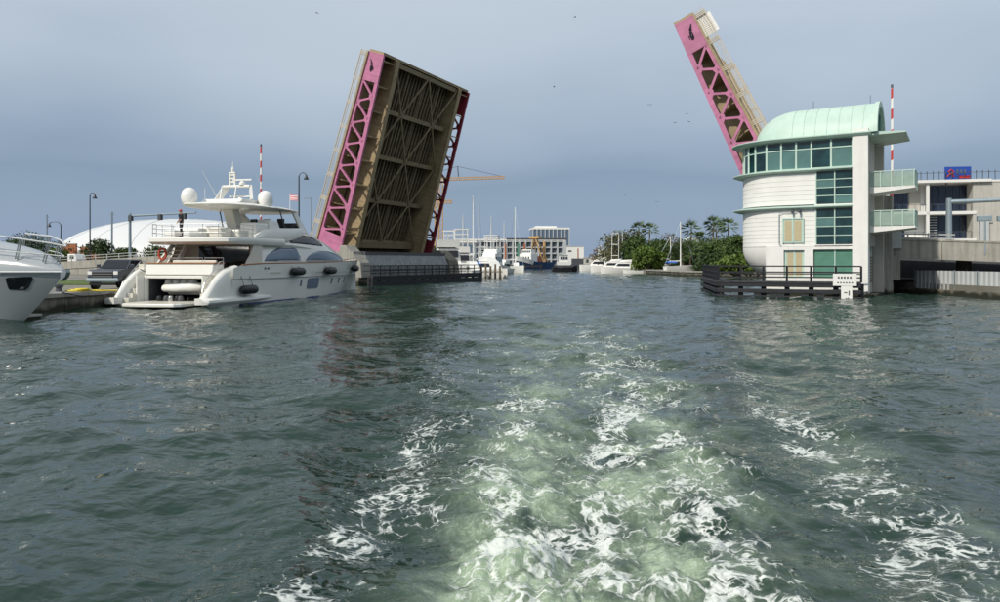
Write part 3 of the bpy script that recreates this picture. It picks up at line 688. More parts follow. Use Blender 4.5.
MB().tube([(0,0,0), (0,0,12.9)], [.1, .06], 6).build('pole', M['galv'], t); box('lamp_head', M['galv'], t, -1.2, .15, -.12, .12, 12.85, 13.0)
def gantry(label, p, h, L, dirx, m, w_=.22):
    t = thing('signal_gantry', label, 'gantry', p, -TH)
    MB().tube([(0,0,0), (0,0,h+.35)], [w_, w_*.85], 10).build('pole', m, t, smooth=True); MB().tube([(0,0,h), (dirx*L, 0, h+.12)], [w_*.75, w_*.5], 10).build('arm', m, t, smooth=True)
    MB().lathe([(w_*1.9, 0), (w_*1.9, .12), (w_*1.2, .14), (w_*1.2, .2)], n=10).build('base_plate', m, t)
    return t
p = at(130, 103, 215); gt = gantry('blue grey gantry pole with long dark arm above the quay', (p.x, p.y, 2.65), CAMH+(HOR-216)/FPX*103-2.65, 12.5, 1, M['galv'], .2)
for x in (0.25, 6.0, 10.5): box('signal_box', M['dgrey'], gt, x-.3, x+.3, -.28, .1, 5.7, 6.5)
p = at(949, 71, 200); gt = gantry('grey gantry pole with arm at the far right approach', (p.x, p.y, 3.9), CAMH+(HOR-202)/FPX*71-3.9, 9, 1, M['galv'], .3)
for k, (px, lab) in enumerate(((977, 'grey signal cabinet on the parapet nearer the tower'), (997, 'grey signal cabinet at the right frame edge'))):
    q = at(px, 60.5, 230); c = thing('signal_cabinet', lab, 'cabinet', (q.x, q.y-.9, 3.6), -TH, 'cabinets on the right parapet')
    box('case', M['lgrey'], c, -.3, .3, -.3, .1, .35, 2.4, bevel=.03); box('visor', M['galv'], c, -.5, .5, -.34, .3, 2.42, 2.85, bevel=.03)
    box('sign_plate', M['white'], c, .32, 1.5, -.05, 0, .2, .75); box('back_panel', M['beige'], c, .35, 1.45, -.05, 0, .8, 2.3); box('strap', M['galv'], c, -.05, .05, -.4, -.3, -.3, 2.4)

# ------------------------------------------------------------------ approach roads
ap = thing('approach_bridge', 'long low concrete approach road with railings behind the yacht', 'bridge approach', BL, -TH)
def zl(s): return itp(s, [-130, -60, -30, -4.2], [1.2, 1.7, 2.9, 4.2])
S = [-4.25, -12, -20, -30, -42, -60, -90, -130]
for a, b in zip(S, S[1:]):
    za, zb = zl(a), zl(b)
    MB().hexa([(b, 0, -1), (a, 0, -1), (a, WID, -1), (b, WID, -1), (b, 0, zb), (a, 0, za), (a, WID, za), (b, WID, zb)]).build('retaining_wall', M['conc'], ap)
    for y in (-.12, WID-.13): MB().hexa([(b+.02, y, zb-.5), (a-.02, y, za-.5), (a-.02, y+.3, za-.5), (b+.02, y+.3, zb-.5), (b+.02, y, zb+.55), (a-.02, y, za+.55), (a-.02, y+.3, za+.55), (b+.02, y+.3, zb+.55)]).build('parapet', M['conc'], ap)
    n = max(2, int((a-b)/2.4))
    for k in range(n):
        x = lerp(a, b, k/n); z = lerp(za, zb, k/n)
        box('rail_post', M['rail'], ap, x-.05, x+.05, -.02, .08, z+.55, z+1.25)
    for h_ in (.85, 1.22): MB().beam((a, .03, za+h_), (b, .03, zb+h_), .07, .08).build('rail', M['rail'], ap)
    MB().hexa([(b, .5, zb+.01), (a, .5, za+.01), (a, WID-.5, za+.01), (b, WID-.5, zb+.01), (b, .5, zb+.02), (a, .5, za+.02), (a, WID-.5, za+.02), (b, WID-.5, zb+.02)]).build('carriageway', M['asph'], ap)
ar = thing('approach_bridge', 'concrete approach span with parapet right of the tower', 'bridge approach', br(57.4, 0), -TH-math.radians(4))
for a, b in ((0.2, 4), (4, 8), (8, 12), (12, 24), (24, 60)):
    za, zb = 4.25-.05*a, 4.25-.05*b
    MB().hexa([(a, .25, za-1.1), (b, .25, zb-1.1), (b, WID, zb-1.1), (a, WID, za-1.1), (a, .25, za-.02), (b, .25, zb-.02), (b, WID, zb-.02), (a, WID, za-.02)]).build('deck_slab', M['concd'], ap if 0 else ar)
    MB().hexa([(a+.02, -.1, za-1.15), (b-.02, -.1, zb-1.15), (b-.02, .249, zb-1.15), (a+.02, .249, za-1.15), (a+.02, -.1, za+.35), (b-.02, -.1, zb+.35), (b-.02, .249, zb+.35), (a+.02, .249, za+.35)]).build('parapet', M['conc'], ar)
    MB().hexa([(a+.02, -.16, za+.36), (b-.02, -.16, zb+.36), (b-.02, .3, zb+.36), (a+.02, .3, za+.36), (a+.02, -.16, za+.5), (b-.02, -.16, zb+.5), (b-.02, .3, zb+.5), (a+.02, .3, za+.5)]).build('coping', M['conc'], ar)
for z in (.25, .6): MB().beam((0, 2.2, 4.6+z), (5, 2.2, 4.4+z), .08, .12).build('rail', M['rail'], ar)
for k in range(4): box('rail_post', M['rail'], ar, k*1.5, k*1.5+.1, 2.15, 2.25, 4.2, 5.2)
box('shade_backing', M['dgrey'], ar, -1, 60, WID+1.5, WID+2, -1, 3.6)  # added backing, dark grey to stand in for the shade under the span
for x in (6, 14): MB().tube([(x, 9, -1), (x, 9, 3.2)], .6, 12).build('column', M['concd'], ar)
box('abutment', M['concd'], ar, -1.6, .15, -.2, WID, -2, 3.8); box('abutment_block', M['conc'], ar, -1.7, 1.0, -.9, -.25, 1.2, 3.2)
for x in (-1.2, .2): box('gate_cabinet', M['lgrey'], ar, x, x+.9, -.6, -.1, 3.85, 5.4)
# sheet fence on the ledge under the approach span
fz = thing('corrugated_fence', 'silver corrugated fence on the ledge under the right approach', 'fence', (36.3, 64.4, 0), math.atan2(-13.5, 1.2))
box('ledge', M['concd'], fz, -2.5, 13.5, -.7, .5, -2, .45)
src = None
for k in range(26):
    o = MB().ext([(0, 0, .45), (.14, -.1, .45), (.36, -.1, .45), (.49, 0, .45), (.49, .04, .45), (0, .04, .45)], (0, 0, 1.55)).build('fence_panel', M['lgrey'], fz) if src is None else inst(src, fz)
    src = src or o; o.location = (k*.5-.2, 0, 0)
for k in range(6): box('fence_post', M['galv'], fz, k*2.5-.25, k*2.5-.17, -.14, -.1, .45, 2.06)
# ================================================================== BIG YACHT
YO = Vector((-20.35, 44.2, 0)); YR = math.radians(78)
yt = thing('motor_yacht', 'large white three deck motor yacht moored stern towards us at the quay', 'yacht', YO, YR)
LY = 29.4
def hb(X, z):
    """half breadth of the hull"""
    ts = np.clip((X-15)/(LY-15), 0, 1); tw_ = np.clip((X-12)/(26.6-12), 0, 1)
    top = 3.5*(1-ts**2.3); wl = 3.22*(1-tw_**1.9)
    f = np.clip((z+.3)/3.0, 0, 1); r = wl+(top-wl)*f**.8
    if X < 4: r *= 1-.05*((4-X)/4)**2
    return max(.02, float(r))
def sheer(X): return itp(X, [0, .5, 1.0, 1.8, 2.8, 4, 16, 24, LY], [.75, 1.25, 1.75, 2.2, 2.5, 2.62, 2.68, 2.8, 2.95])
def hullring(X, q0=None):
    zs = [-.6, -.2, .15, .5, 1.0, 1.62, 1.7, 2.2]; s = sheer(X); out_ = []
    zz = [z for z in zs]; zz = [min(z, s-.02*(len(zs)-i)) for i, z in enumerate(zz)]+[s]
    kn = lambda z: .05 if z >= 1.66 else 0
    side = [(hb(X, z)+kn(z)*(1 if X < 27 else 0), z) for z in zz]
    return side
xs = [2.3, 3, 4, 6, 8, 10, 12, 14, 16, 18, 20, 21.5, 23, 24.3, 25.5, 26.5, 27.4, 28.2, 28.9, LY]
mb = MB(); rings = []
for X in xs:
    sd = hullring(X); rings.append([(X, -y, z) for y, z in reversed(sd)]+[(X, y, z) for y, z in sd])
mb.loft(rings, closed=False, cap=False)
hull = mb.build('hull', M['gel'], yt, smooth=True, angle=30)
# stem cap
# wings either side of the stern stairs
for sg_ in (-1, 1):
    rings = []
    for X in (-.15, 0, .35, .8, 1.3, 1.8, 2.4, 3.2):
        s = sheer(max(0, X)); h0 = .12 if X > 0 else .3; wo = hb(max(X, 0), 1.0); wi = 2.75-.0*X
        if X < 0: s = .6; wo -= .12; wi += .1
        wd = wo-wi; ring = []
        for y, z in ((wi, h0-.3*(X > 0)), (wo-.08, h0-.3*(X > 0)), (wo+.02, h0+.2), (wo, (h0+s)/2), (wo-.04, s-.22), (wo-.16, s-.05), (wo-.34, s), (wi+.1, s-.02), (wi, s-.15)):
            ring.append((X, sg_*y, max(z, h0-.3)))
        rings.append(ring)
    MB().loft(rings).build('stern_wing', M['gel'], yt, smooth=True, angle=50)
    # low sponson ledge with a dark underside
    rings = []
    for X in (-.5, -.35, .2, 2, 4, 5.5, 6.6, 7.2):
        f = 1 if X < 4.2 else max(.04, (7.2-X)/3.0); o_ = hb(max(X, 0), .4)+.42*f*(1 if X > -.4 else .4); rings.append([(X, sg_*2.7, .22), (X, sg_*(o_-.1), .22), (X, sg_*o_, .34), (X, sg_*(o_-.03), .48), (X, sg_*(o_-.25), .6), (X, sg_*2.7, .6)])
    MB().loft(rings).build('sponson', M['gel'], yt, smooth=True, angle=40)
    # stair steps to the aft deck
    ylo, yhi = sorted((sg_*2.3, sg_*2.76))
    for k in range(6): box('stair_step', M['gelg'], yt, .25+k*.36, 2.6, ylo, yhi, .28+k*.27, .28+(k+1)*.27, bevel=.02)
    box('stair_side', M['gel'], yt, .9, 2.42, min(sg_*2.22, sg_*2.3), max(sg_*2.22, sg_*2.3), .3, 1.9)
    MB().tube([(.1, sg_*2.78, .95), (.35, sg_*2.78, 1.5), (1.9, sg_*2.78, 2.75), (2.3, sg_*2.78, 2.8), (2.3, sg_*2.78, 2.2)], .03, 6).build('stair_rail', M['chrome'], yt)
# transom: frame round the garage, coaming, dark garage box
for a in ((1.5, 1.75, -2.22, -2.02, .2, 1.9), (1.5, 1.75, 2.02, 2.22, .2, 1.9), (1.5, 1.75, -2.02, 2.02, 1.72, 1.9)): box('transom_frame', M['gel'], yt, *a, bevel=.04)
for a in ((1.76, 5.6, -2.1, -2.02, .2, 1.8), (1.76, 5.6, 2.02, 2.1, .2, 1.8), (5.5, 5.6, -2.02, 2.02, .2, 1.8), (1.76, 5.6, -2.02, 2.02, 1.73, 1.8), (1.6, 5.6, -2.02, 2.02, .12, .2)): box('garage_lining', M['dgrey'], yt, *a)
MB().ext([(1.55, -2.5, 1.95), (1.75, -2.5, 1.905), (2.75, -2.5, 1.905), (2.75, -2.5, 2.62), (1.7, -2.5, 2.62)], (0, 4.7, 0)).build('aft_coaming', M['gel'], yt, bevel=.06)
box('teak_cap', M['teak'], yt, 1.65, 2.85, -2.55, 2.25, 2.625, 2.70, bevel=.02)
box('aft_deck', M['teak'], yt, 2.5, 7.0, -3.2, 3.2, 1.86, 1.92)
box('side_block', M['gelg'], yt, 2.4, 3.4, 2.3, 3.3, 1.92, 2.62)
# swim platform
pl = [(1.9, 2.0), (-.7, 2.0), (-1.05, 1.7), (-1.2, 0), (-1.05, -1.7), (-.7, -2.0), (1.9, -2.0)]
MB().ext([(x, y, .1) for x, y in pl], (0, 0, .2)).build('swim_platform', M['gel'], yt, bevel=.05)
MB().ext([(x*.96+.02, y*.95, .301) for x, y in pl], (0, 0, .02)).build('platform_teak', M['gelg'], yt)
# deck, cap rails, rub strake
dk = []
for sg_ in (-1, 1):
    MB().tube([(X, sg_*(hb(X, 2.6)+.03), sheer(X)+.02) for X in [3.2, 6, 9, 12, 15, 18, 20, 22, 24, 26, 27.5, 28.6]], .05, 6).build('teak_caprail', M['teak'], yt)
    MB().tube([(X, sg_*(hb(X, 1.7)+.06), 1.66) for X in [4, 6, 9, 12, 15, 18, 20, 22, 24, 26, 27.3]], .035, 6).build('rub_strake', M['lgrey'], yt)
mbd = MB(); mbd.loft([[(X, -hb(X, 2.4), sheer(X)-.25), (X, hb(X, 2.4), sheer(X)-.25)] for X in [6, 8, 12, 16, 20, 22, 24, 26, 27.5, 28.6]], closed=False, cap=False); mbd.build('deck', M['gelg'], yt)
MB().loft([[(X, -hb(X, .1)-.012, -.3), (X, -hb(X, .12)-.012, .1), (X, -hb(X, .12)+.1, .1), (X, -hb(X, .1)+.1, -.3)] for X in [3, 6, 10, 14, 18, 20, 22, 24, 25]]).build('boot_stripe', M['navy'], yt)
def hullpatch(name, m, pts, parent=hull, side=-1, off=.03):
    """flat patch that follows the hull side: pts are (X, z)"""
    mb = MB(); a = [(X, side*(hb(X, z)+off+(.05 if z > 1.66 else 0)), z) for X, z in pts]; b = [(x, y-side*.06, z) for x, y, z in a]
    n = len(a); mb.add(a+b, [tuple(range(n)), tuple(range(n, 2*n))[::-1]]+[(i, (i+1) % n, (i+1) % n+n, i+n) for i in range(n)]); return mb.build(name, m, parent)
hullpatch('porthole', M['ygl'], [(12.4, .72), (12.3, .85), (12.4, 1.38), (12.6, 1.5), (14.2, 1.52), (14.4, 1.4), (14.3, .8), (14.1, .7)])
for X in (11.2, 16.9, 18.8, 20.6): hullpatch('porthole', M['ygl'], [(X, .95), (X+.22, .95), (X+.3, 1.45), (X+.08, 1.45)])
for X in (6.6, 13.6): hullpatch('vent', M['gelg'], [(X, 1.95), (X+1.5, 1.97), (X+1.6, 2.1), (X+.1, 2.08)])
for X in (5.9, 6.3): hullpatch('chock', M['dgrey'], [(X, 2.25), (X+.2, 2.25), (X+.2, 2.38), (X, 2.38)])
# superstructure
def hw_(X): return min(2.95, hb(X, 2.6)-.5) if X > 7 else 2.95
def ztop(X): return itp(X, [6.3, 9, 11.5, 13.6, 14.6, 16, 17.5, 19, 21, 22.6, 23.6], [4.28, 4.5, 5.0, 5.22, 5.16, 4.82, 4.42, 4.05, 3.5, 3.0, 2.7])
def prof(X):
    w_ = hw_(X); t = ztop(X); h = t-2.35
    return [(w_, 2.35), (w_-.02, 2.35+h*.3), (w_-.14, 2.35+h*.55), (w_-.36, 2.35+h*.78), (w_-.62, 2.35+h*.92), (w_-1.0, t), (w_*.3, t+.04)]
def house_y(X, z):
    pr = prof(X); return float(np.interp(z, [p[1] for p in pr], [p[0] for p in pr]))
rings = []
hx = [6.6, 7.5, 9, 10, 11.5, 12.6, 13.6, 14.2, 15, 16, 17, 18, 19, 20, 21, 22, 22.8, 23.4]
for X in hx:
    p_ = prof(X); rings.append([(X, -y, z) for y, z in p_]+[(X, y, z) for y, z in reversed(p_)])
house = MB().loft(rings, closed=False, cap=False).build('deckhouse', M['gel'], yt, smooth=True, angle=50)
def housepatch(name, m, xs_, lo, hi, side, off=.025, nz_=5):
    mb = MB(); cols = []
    for X in xs_:
        a, b = lo(X), hi(X); col = []
        for k in range(nz_+1):
            z = lerp(a, b, k/nz_); col.append((X, side*(house_y(X, z)+off), z+off*.3))
        cols.append(col)
    mb.loft(cols, closed=False, cap=False); o = mb.build(name, m, house, smooth=True, angle=60)
    sm = o.modifiers.new('thickness', 'SOLIDIFY'); sm.thickness = .03; sm.offset = -1
    return o
for sd in (-1, 1):
    X0, X1 = 6.9, 12.1
    housepatch('side_window', M['ygl'], np.linspace(X0, X1, 14), lambda X: 2.78, lambda X: 2.8+.95*min(1, (X-X0)/2.3)**.6*(1 if X < 11.6 else max(.05, (12.15-X)/.55)**.5), sd)
    X2, X3 = 13.0, 20.6
    housepatch('side_window', M['ygl'], np.linspace(X2, X3, 16), lambda X: 2.76, lambda X: 2.78+.80*max(0, 1-((X-16.0)/(3.05 if X < 16 else 4.7))**2)**.6, sd)
    X4, X5 = 11.0, 16.4
    housepatch('bridge_window', M['dgl'], np.linspace(X4, X5, 14), lambda X: lerp(4.12, 3.98, (X-X4)/(X5-X4)), lambda X: min(ztop(X)-.16, lerp(4.12, 3.98, (X-X4)/(X5-X4))+.72*max(0, 1-((X-13.4)/(2.45 if X < 13.4 else 3.05))**2)**.6), sd)
    # ledge below the bridge window
    MB().tube([(X, sd*(house_y(X, 3.88)+.02), z) for X, z in ((7.2, 4.02), (9, 4.0), (11, 3.94), (12.6, 3.86), (13.6, 3.80), (14.2, 3.74))], [.16, .17, .15, .11, .07, .02], 8).build('side_ledge', M['gel'], house, smooth=True)
    for k, X in enumerate((15.0, 15.7, 16.4)): pass
# saloon bulkhead, aft side panels, stairs to the flybridge with life ring
box('saloon_bulkhead', M['gelg'], yt, 6.6, 6.7, -2.9, 2.9, 1.92, 3.9)
for k in range(4): box('saloon_door', M['dgl'], yt, 6.52, 6.6, -2.0+k*.95, -1.07+k*.95, 1.94, 3.8)
for sd in (-1, 1):
    MB().ext([(4.4, sd*2.95, 1.9), (6.6, sd*2.95, 1.9), (6.6, sd*2.95, 3.92), (5.6, sd*2.95, 3.92), (5.2, sd*2.95, 3.2), (4.7, sd*2.95, 2.7)], (0, -sd*.1, 0)).build('aft_side_panel', M['gelg'], yt)
stp = MB().ext([(3.3, 2.75, 2.6), (3.65, 2.75, 2.6), (5.35, 2.75, 3.95), (4.9, 2.75, 3.95)], (0, -.12, 0)).build('stair_stringer', M['gel'], yt)
MB().ext([(3.3, 1.75, 1.95), (3.65, 1.75, 1.95), (5.35, 1.75, 3.95), (4.9, 1.75, 3.95)], (0, -.12, 0)).build('stair_stringer', M['gel'], yt)
for k in range(7): box('stair_tread', M['gelg'], yt, 3.5+k*.24, 3.8+k*.24, 1.76, 2.62, 2.1+k*.27, 2.16+k*.27)
lr = MB(); rings = []
for k in range(17):
    a = 2*math.pi*k/16; rings.append([(3.45+.07*math.cos(b)*0-.06*math.sin(b), 2.35+(.27+.08*math.cos(b))*math.cos(a), 3.25+(.36+.08*math.cos(b))*math.sin(a)) for b in [2*math.pi*j/8 for j in range(8)]])
lr.loft(rings, cap=False).build('life_ring', M['orange'], yt, smooth=True)
for y0, y1 in ((-2.4, -1.1), (-.95, .45), (.6, 1.4)): MB().tube([(2.9, y0, 2.7), (2.9, y0, 3.0), (2.9, y1, 3.0), (2.9, y1, 2.7)], .025, 6).build('aft_rail', M['chrome'], yt)
MB().box(2.9, 3.6, -1.9, 1.2, 1.92, 2.45).box(2.88, 3.05, -1.9, 1.2, 2.45, 2.85).build('aft_sofa', M['gelg'], yt, bevel=.05)
box('aft_table', M['teak'], yt, 4.0, 4.9, -1.0, .6, 2.5, 2.56)
# upper deck overhang
up = [(2.5, -2.3), (2.75, -2.85), (3.4, -3.15), (9.5, -3.1), (9.5, 3.1), (3.4, 3.15), (2.75, 2.85), (2.5, 2.3)]
MB().loft([[(x+.25*(x < 5), y*.97, 3.86) for x, y in up], [(x, y, 4.02) for x, y in up], [(x, y, 4.24) for x, y in up], [(x+.1*(x < 5), y*.985, 4.32) for x, y in up]]).build('upper_deck', M['gel'], yt, smooth=True, angle=35)
for sd in (-1, 1):                      # flybridge coaming sweeping up from the overhang
    MB().loft([[(X, sd*y, z0), (X, sd*(y+.1), (z0+z1)/2), (X, sd*(y-.05), z1), (X, sd*(y-.2), z1), (X, sd*(y-.2), z0)] for X, y, z0, z1 in ((5.6, 3.0, 4.2, 4.42), (7, 3.0, 4.1, 4.95), (9, 2.9, 4.1, 5.12), (11, 2.75, 4.3, 5.2), (13, 2.5, 4.6, 5.3), (14.5, 2.15, 4.7, 5.32))]).build('coaming', M['gel'], yt, smooth=True, angle=40)
MB().loft([[(14.3, -2.1, 4.9), (14.3, 2.1, 4.9), (14.3, 2.1, 5.3), (14.3, -2.1, 5.3)], [(15.0, -1.9, 4.8), (15.0, 1.9, 4.8), (15.0, 1.7, 5.2), (15.0, -1.7, 5.2)]]).build('coaming', M['gel'], yt)
MB().hexa([(14.4, -1.7, 5.25), (15.3, -1.5, 5.0), (15.3, 1.5, 5.0), (14.4, 1.7, 5.25), (14.1, -1.7, 5.75), (14.35, -1.6, 5.72), (14.35, 1.6, 5.72), (14.1, 1.7, 5.75)]).build('windscreen', M['dgl'], yt)
# aft upper deck railings
st_ = [(2.68, -2.2), (2.68, -1.1), (2.68, 0), (2.68, 1.1), (2.68, 2.2), (3.3, 2.95), (4.3, 2.98), (5.4, 2.95), (3.3, -2.95), (4.3, -2.98), (5.4, -2.95)]
for x, y in st_: MB().tube([(x, y, 4.3), (x, y, 5.15)], .022, 6).build('stanchion', M['chrome'], yt)
for z in (5.15, 4.88, 4.6): MB().tube([(5.6, -2.95, z), (3.3, -2.96, z), (2.8, -2.6, z), (2.68, -2.2, z), (2.68, 2.2, z), (2.8, 2.6, z), (3.3, 2.96, z), (5.6, 2.95, z)], .018, 6).build('rail', M['chrome'], yt)
# furniture on the flybridge
for nme, m_, a in (('sofa', 'gelg', (4.2, 5.4, -2.7, -1.2, 4.32, 4.85)), ('sofa', 'white', (5.2, 6.2, .9, 2.7, 4.32, 5.0)), ('covered_lounger', 'white', (3.1, 4.6, 1.2, 2.0, 4.32, 4.8)), ('covered_lounger', 'white', (3.1, 4.6, .1, .8, 4.32, 4.75)), ('wet_bar', 'gel', (6.6, 8.2, -2.5, -1.3, 4.32, 5.42)), ('cabinet', 'gel', (6.4, 7.6, .4, 1.6, 4.32, 5.2)), ('jet_ski_chock', 'gelg', (3.0, 4.2, -2.2, -1.3, 4.32, 4.95))):
    box(nme, M[m_], yt, *a, bevel=.1)
MB().hexa([(8.2, -2.6, 4.5), (10.2, -2.6, 4.5), (10.2, -1.4, 4.5), (8.2, -1.4, 4.5), (8.5, -2.5, 5.75), (9.6, -2.5, 5.6), (9.6, -1.5, 5.6), (8.5, -1.5, 5.75)]).build('console', M['gel'], yt, bevel=.1)
for y in (-1.6, -.5, .6): MB().box(11.6, 12.0, y-.3, y+.3, 4.8, 5.3).box(11.55, 11.72, y-.28, y+.28, 5.3, 5.95).build('helm_chair', M['black'], yt, bevel=.06)
box('helm_dash', M['dgrey'], yt, 12.8, 13.8, -1.9, 1.6, 4.9, 5.6, bevel=.08)
# hardtop and its supports
def sup(ax, ay, n=28, e=3.0): return [(ax*abs(math.cos(t_))**(2/e)*math.copysign(1, math.cos(t_)), ay*abs(math.sin(t_))**(2/e)*math.copysign(1, math.sin(t_))) for t_ in [2*math.pi*k/n for k in range(n)]]
HX = 9.3
MB().loft([[(HX+x, y, z) for x, y in sup(a, b)] for a, b, z in ((3.9, 1.9, 6.36), (4.9, 2.45, 6.44), (5.25, 2.68, 6.54), (5.15, 2.62, 6.6), (3.9, 2.0, 6.76), (1.8, 1.0, 6.82))]).build('hardtop', M['gel'], yt, smooth=True, angle=60)
MB().hexa([(8.0, -.35, 4.4), (9.2, -.35, 4.4), (9.2, .35, 4.4), (8.0, .35, 4.4), (7.1, -.4, 6.42), (8.0, -.4, 6.42), (8.0, .4, 6.42), (7.1, .4, 6.42)]).build('hardtop_pillar', M['gelg'], yt, bevel=.08)
for sd in (-1, 1):
    MB().hexa([(13.4, sd*2.35, 5.15), (15.6, sd*1.95, 4.8), (15.6, sd*1.8, 4.8), (13.4, sd*2.2, 5.15), (12.0, sd*2.35, 6.5), (12.9, sd*2.3, 6.45), (12.9, sd*2.15, 6.45), (12.0, sd*2.2, 6.5)]).build('hardtop_pillar', M['gel'], yt, bevel=.05)
    MB().tube([(10.6, sd*2.5, 5.15), (10.0, sd*2.4, 6.45)], .05, 6).build('hardtop_strut', M['dgrey'], yt)
# radar arch and mast
arch_shift = MB().ext([(7.3, -1.5, 6.8), (11.2, -1.5, 6.8), (10.9, -1.5, 7.05), (7.6, -1.5, 7.05)], (0, 3, 0)).build('mast_plinth', M['gel'], yt, bevel=.05); arch_shift.location = (-1.0, 0, 0)
for sd in (-1, 1):
    MB().beam((9.0, sd*1.35, 7.0), (9.5, sd*.95, 8.05), .16, .45).build('arch_leg', M['gel'], arch_shift)
    MB().tube([(8.1, sd*.55, 6.95), (8.4, sd*.55, 8.0)], .05, 6).build('arch_strut', M['gel'], arch_shift)
MB().beam((9.45, -1.05, 8.08), (9.45, 1.05, 8.08), .55, .16).build('arch_beam', M['gel'], arch_shift, bevel=.03)
ms = MB().box(9.3, 9.5, .12, .22, 8.16, 9.0).box(9.3, 9.5, .5, .6, 8.16, 9.0)
for z in (8.35, 8.6, 8.85): ms.box(9.32, 9.48, .22, .5, z, z+.1)
ms.box(9.28, 9.52, .12, .6, 9.0, 9.1).build('mast', M['gel'], arch_shift); MB().lathe([(.09, 0), (.1, .2), (.06, .35), (.03, .38), (.02, .75), (0, .76)], (9.4, .36, 9.1), 10).build('mast_light', M['white'], arch_shift)
for x, y, z in ((9.3, -.45, 8.16), (9.9, .1, 7.05)):
    MB().lathe([(.24, 0), (.22, .16), (.12, .24), (.1, .3)], (x, y, z), 10).build('radar_base', M['gel'], arch_shift); MB().beam((x-.1, y-.8, z+.35), (x+.1, y+.8, z+.38), .1, .1).build('radar_bar', M['gel'], arch_shift)
for x, y in ((5.7, 1.95), (8.8, -1.95)): MB().lathe([(.3, -.12), (.42, 0), (.48, .1), (.53, .3), (.52, .55), (.44, .82), (.28, .98), (.1, 1.05), (0, 1.06)], (x, y, 6.72), 20).build('radome', M['white'], yt, smooth=True)
for p, q in (((8.0, 1.1, 6.9), (7.2, 2.0, 9.1)), ((10.5, -1.3, 6.9), (9.4, -.9, 9.0)), ((7.4, 1.9, 6.8), (7.4, 1.9, 7.9))): MB().tube([p, q], .015, 5).build('whip_antenna', M['white'], yt)
MB().tube([(13.8, -1.2, 6.4), (13.8, -1.2, 8.0)], .025, 6).build('flagpole', M['white'], yt)
for k in range(3): MB().box(13.77, 13.79, -1.86, -1.24, 7.55+.13*k, 7.6+.13*k).build('flag_stripe', M['white'], yt)
fl = MB(); fl.loft([[(13.8-.02*math.sin(k), -1.22-.13*k, 7.95-.015*k), (13.8-.02*math.sin(k), -1.22-.13*k, 7.5-.01*k)] for k in range(6)], closed=False, cap=False); fo = fl.build('flag', M['flagm'], yt); sm = fo.modifiers.new('t', 'SOLIDIFY'); sm.thickness = .01
# side deck rail
for X in np.arange(8, 28.4, 1.7): MB().tube([(X, -(hb(X, 2.6)-.03), sheer(X)), (X, -(hb(X, 2.6)-.08), sheer(X)+.16+.02*max(0, X-18))], .018, 5).build('stanchion', M['chrome'], yt)
MB().tube([(X, -(hb(X, 2.6)-.08), sheer(X)+.17+.02*max(0, X-18)) for X in np.arange(8, 28.6, 1.7)], .02, 5).build('rail', M['chrome'], yt)
# mooring lines and fenders
def yw(X, Y, z): return YO+Vector((math.cos(YR)*X-math.sin(YR)*Y, math.sin(YR)*X+math.cos(YR)*Y, z))
def sag(a, b, s, n=12): return [(a[0]+(b[0]-a[0])*k/n, a[1]+(b[1]-a[1])*k/n, a[2]+(b[2]-a[2])*k/n-s*4*(k/n)*(1-k/n)) for k in range(n+1)]
def rope(label, a, b, s, r=.028): return tag(MB().tube(sag(a, b, s), r, 5).build('mooring_rope', M['rope'], smooth=True), label, 'rope', 'mooring ropes of the big yacht')
rope('dark rope looped over the yacht coaming towards the port quarter', yw(1.9, .3, 2.66), yw(1.85, 2.75, 2.3), .45)
rope('dark rope looped over the yacht coaming towards the starboard stairs', yw(1.9, .25, 2.66), yw(1.9, -2.45, 2.0), .12)
rope('slack mooring rope from the port stern wing to the quay', yw(.3, 3.3, .9), (-24.0, 40.5, 1.1), .25)
fsrc = None
for X, z, lab in ((3.7, .98, 'black cylinder fender hanging low on the starboard quarter of the yacht'), (10.1, 2.05, 'black cylinder fender below the first side window of the yacht'), (15.6, 2.05, 'black cylinder fender below the second side window of the yacht'), (22.6, 2.15, 'black cylinder fender nearest the yacht bow')):
    y = -(hb(X, z)+.34); dirv = math.atan2(-(hb(X+1, z)-hb(X-1, z)), 2)
    f = thing('boat_fender', lab, 'boat fender', yw(X, y, z), YR+dirv, 'black fenders along the yacht side')
    MB().lathe([(0, -.88), (.12, -.86), (.26, -.72), (.29, -.5), (.29, .5), (.26, .72), (.12, .86), (0, .88)], n=14, axis='x').build('body', M['black'], f, smooth=True)
    top = sheer(X)-z
    for xx in (-.55, .45): MB().tube([(xx, 0, .2), (xx, .26, top*.6), (xx, .38, top)], .018, 5).build('lanyard', M['rope'], f)
# tender in the garage
tn = thing('tender_boat', 'small white inflatable tender with covered seats inside the yacht stern garage', 'tender', yw(2.75, .05, .72), YR)
rings = []
path = [(-.2, 1.55), (-.75, 1.2), (-.8, .4), (-.8, -.9), (-.6, -1.6), (-.1, -1.9), (.4, -1.6), (.6, -.9), (.6, .4), (.55, 1.2), (.0, 1.55)]
MB().tube([(x, y*.85, .38+.06*max(0, -y)) for x, y in path], [.2, .24, .26, .26, .26, .24, .26, .26, .26, .24, .2], 10).build('tube', M['white'], tn, smooth=True)
MB().loft([[(-.55, y*.85, .3), (-.1, y*.85, -.05), (.4, y*.85, .3)] for y in (1.4, .5, -.5, -1.2)]+[[(-.15, -1.45, .3), (-.1, -1.5, .15), (.1, -1.45, .3)]]).build('hull', M['white'], tn)
for y in (1.0, .45, -.1, -.65): MB().lathe([(.0, -.02), (.3, 0), (.31, .3), (.24, .5), (.0, .56)], (-.35, y, .42), 10).build('seat_cover', M['white'], tn, smooth=True)
MB().box(-.5, .2, .7, 1.0, .3, .95).build('engine_cover', M['lgrey'], tn, bevel=.08)
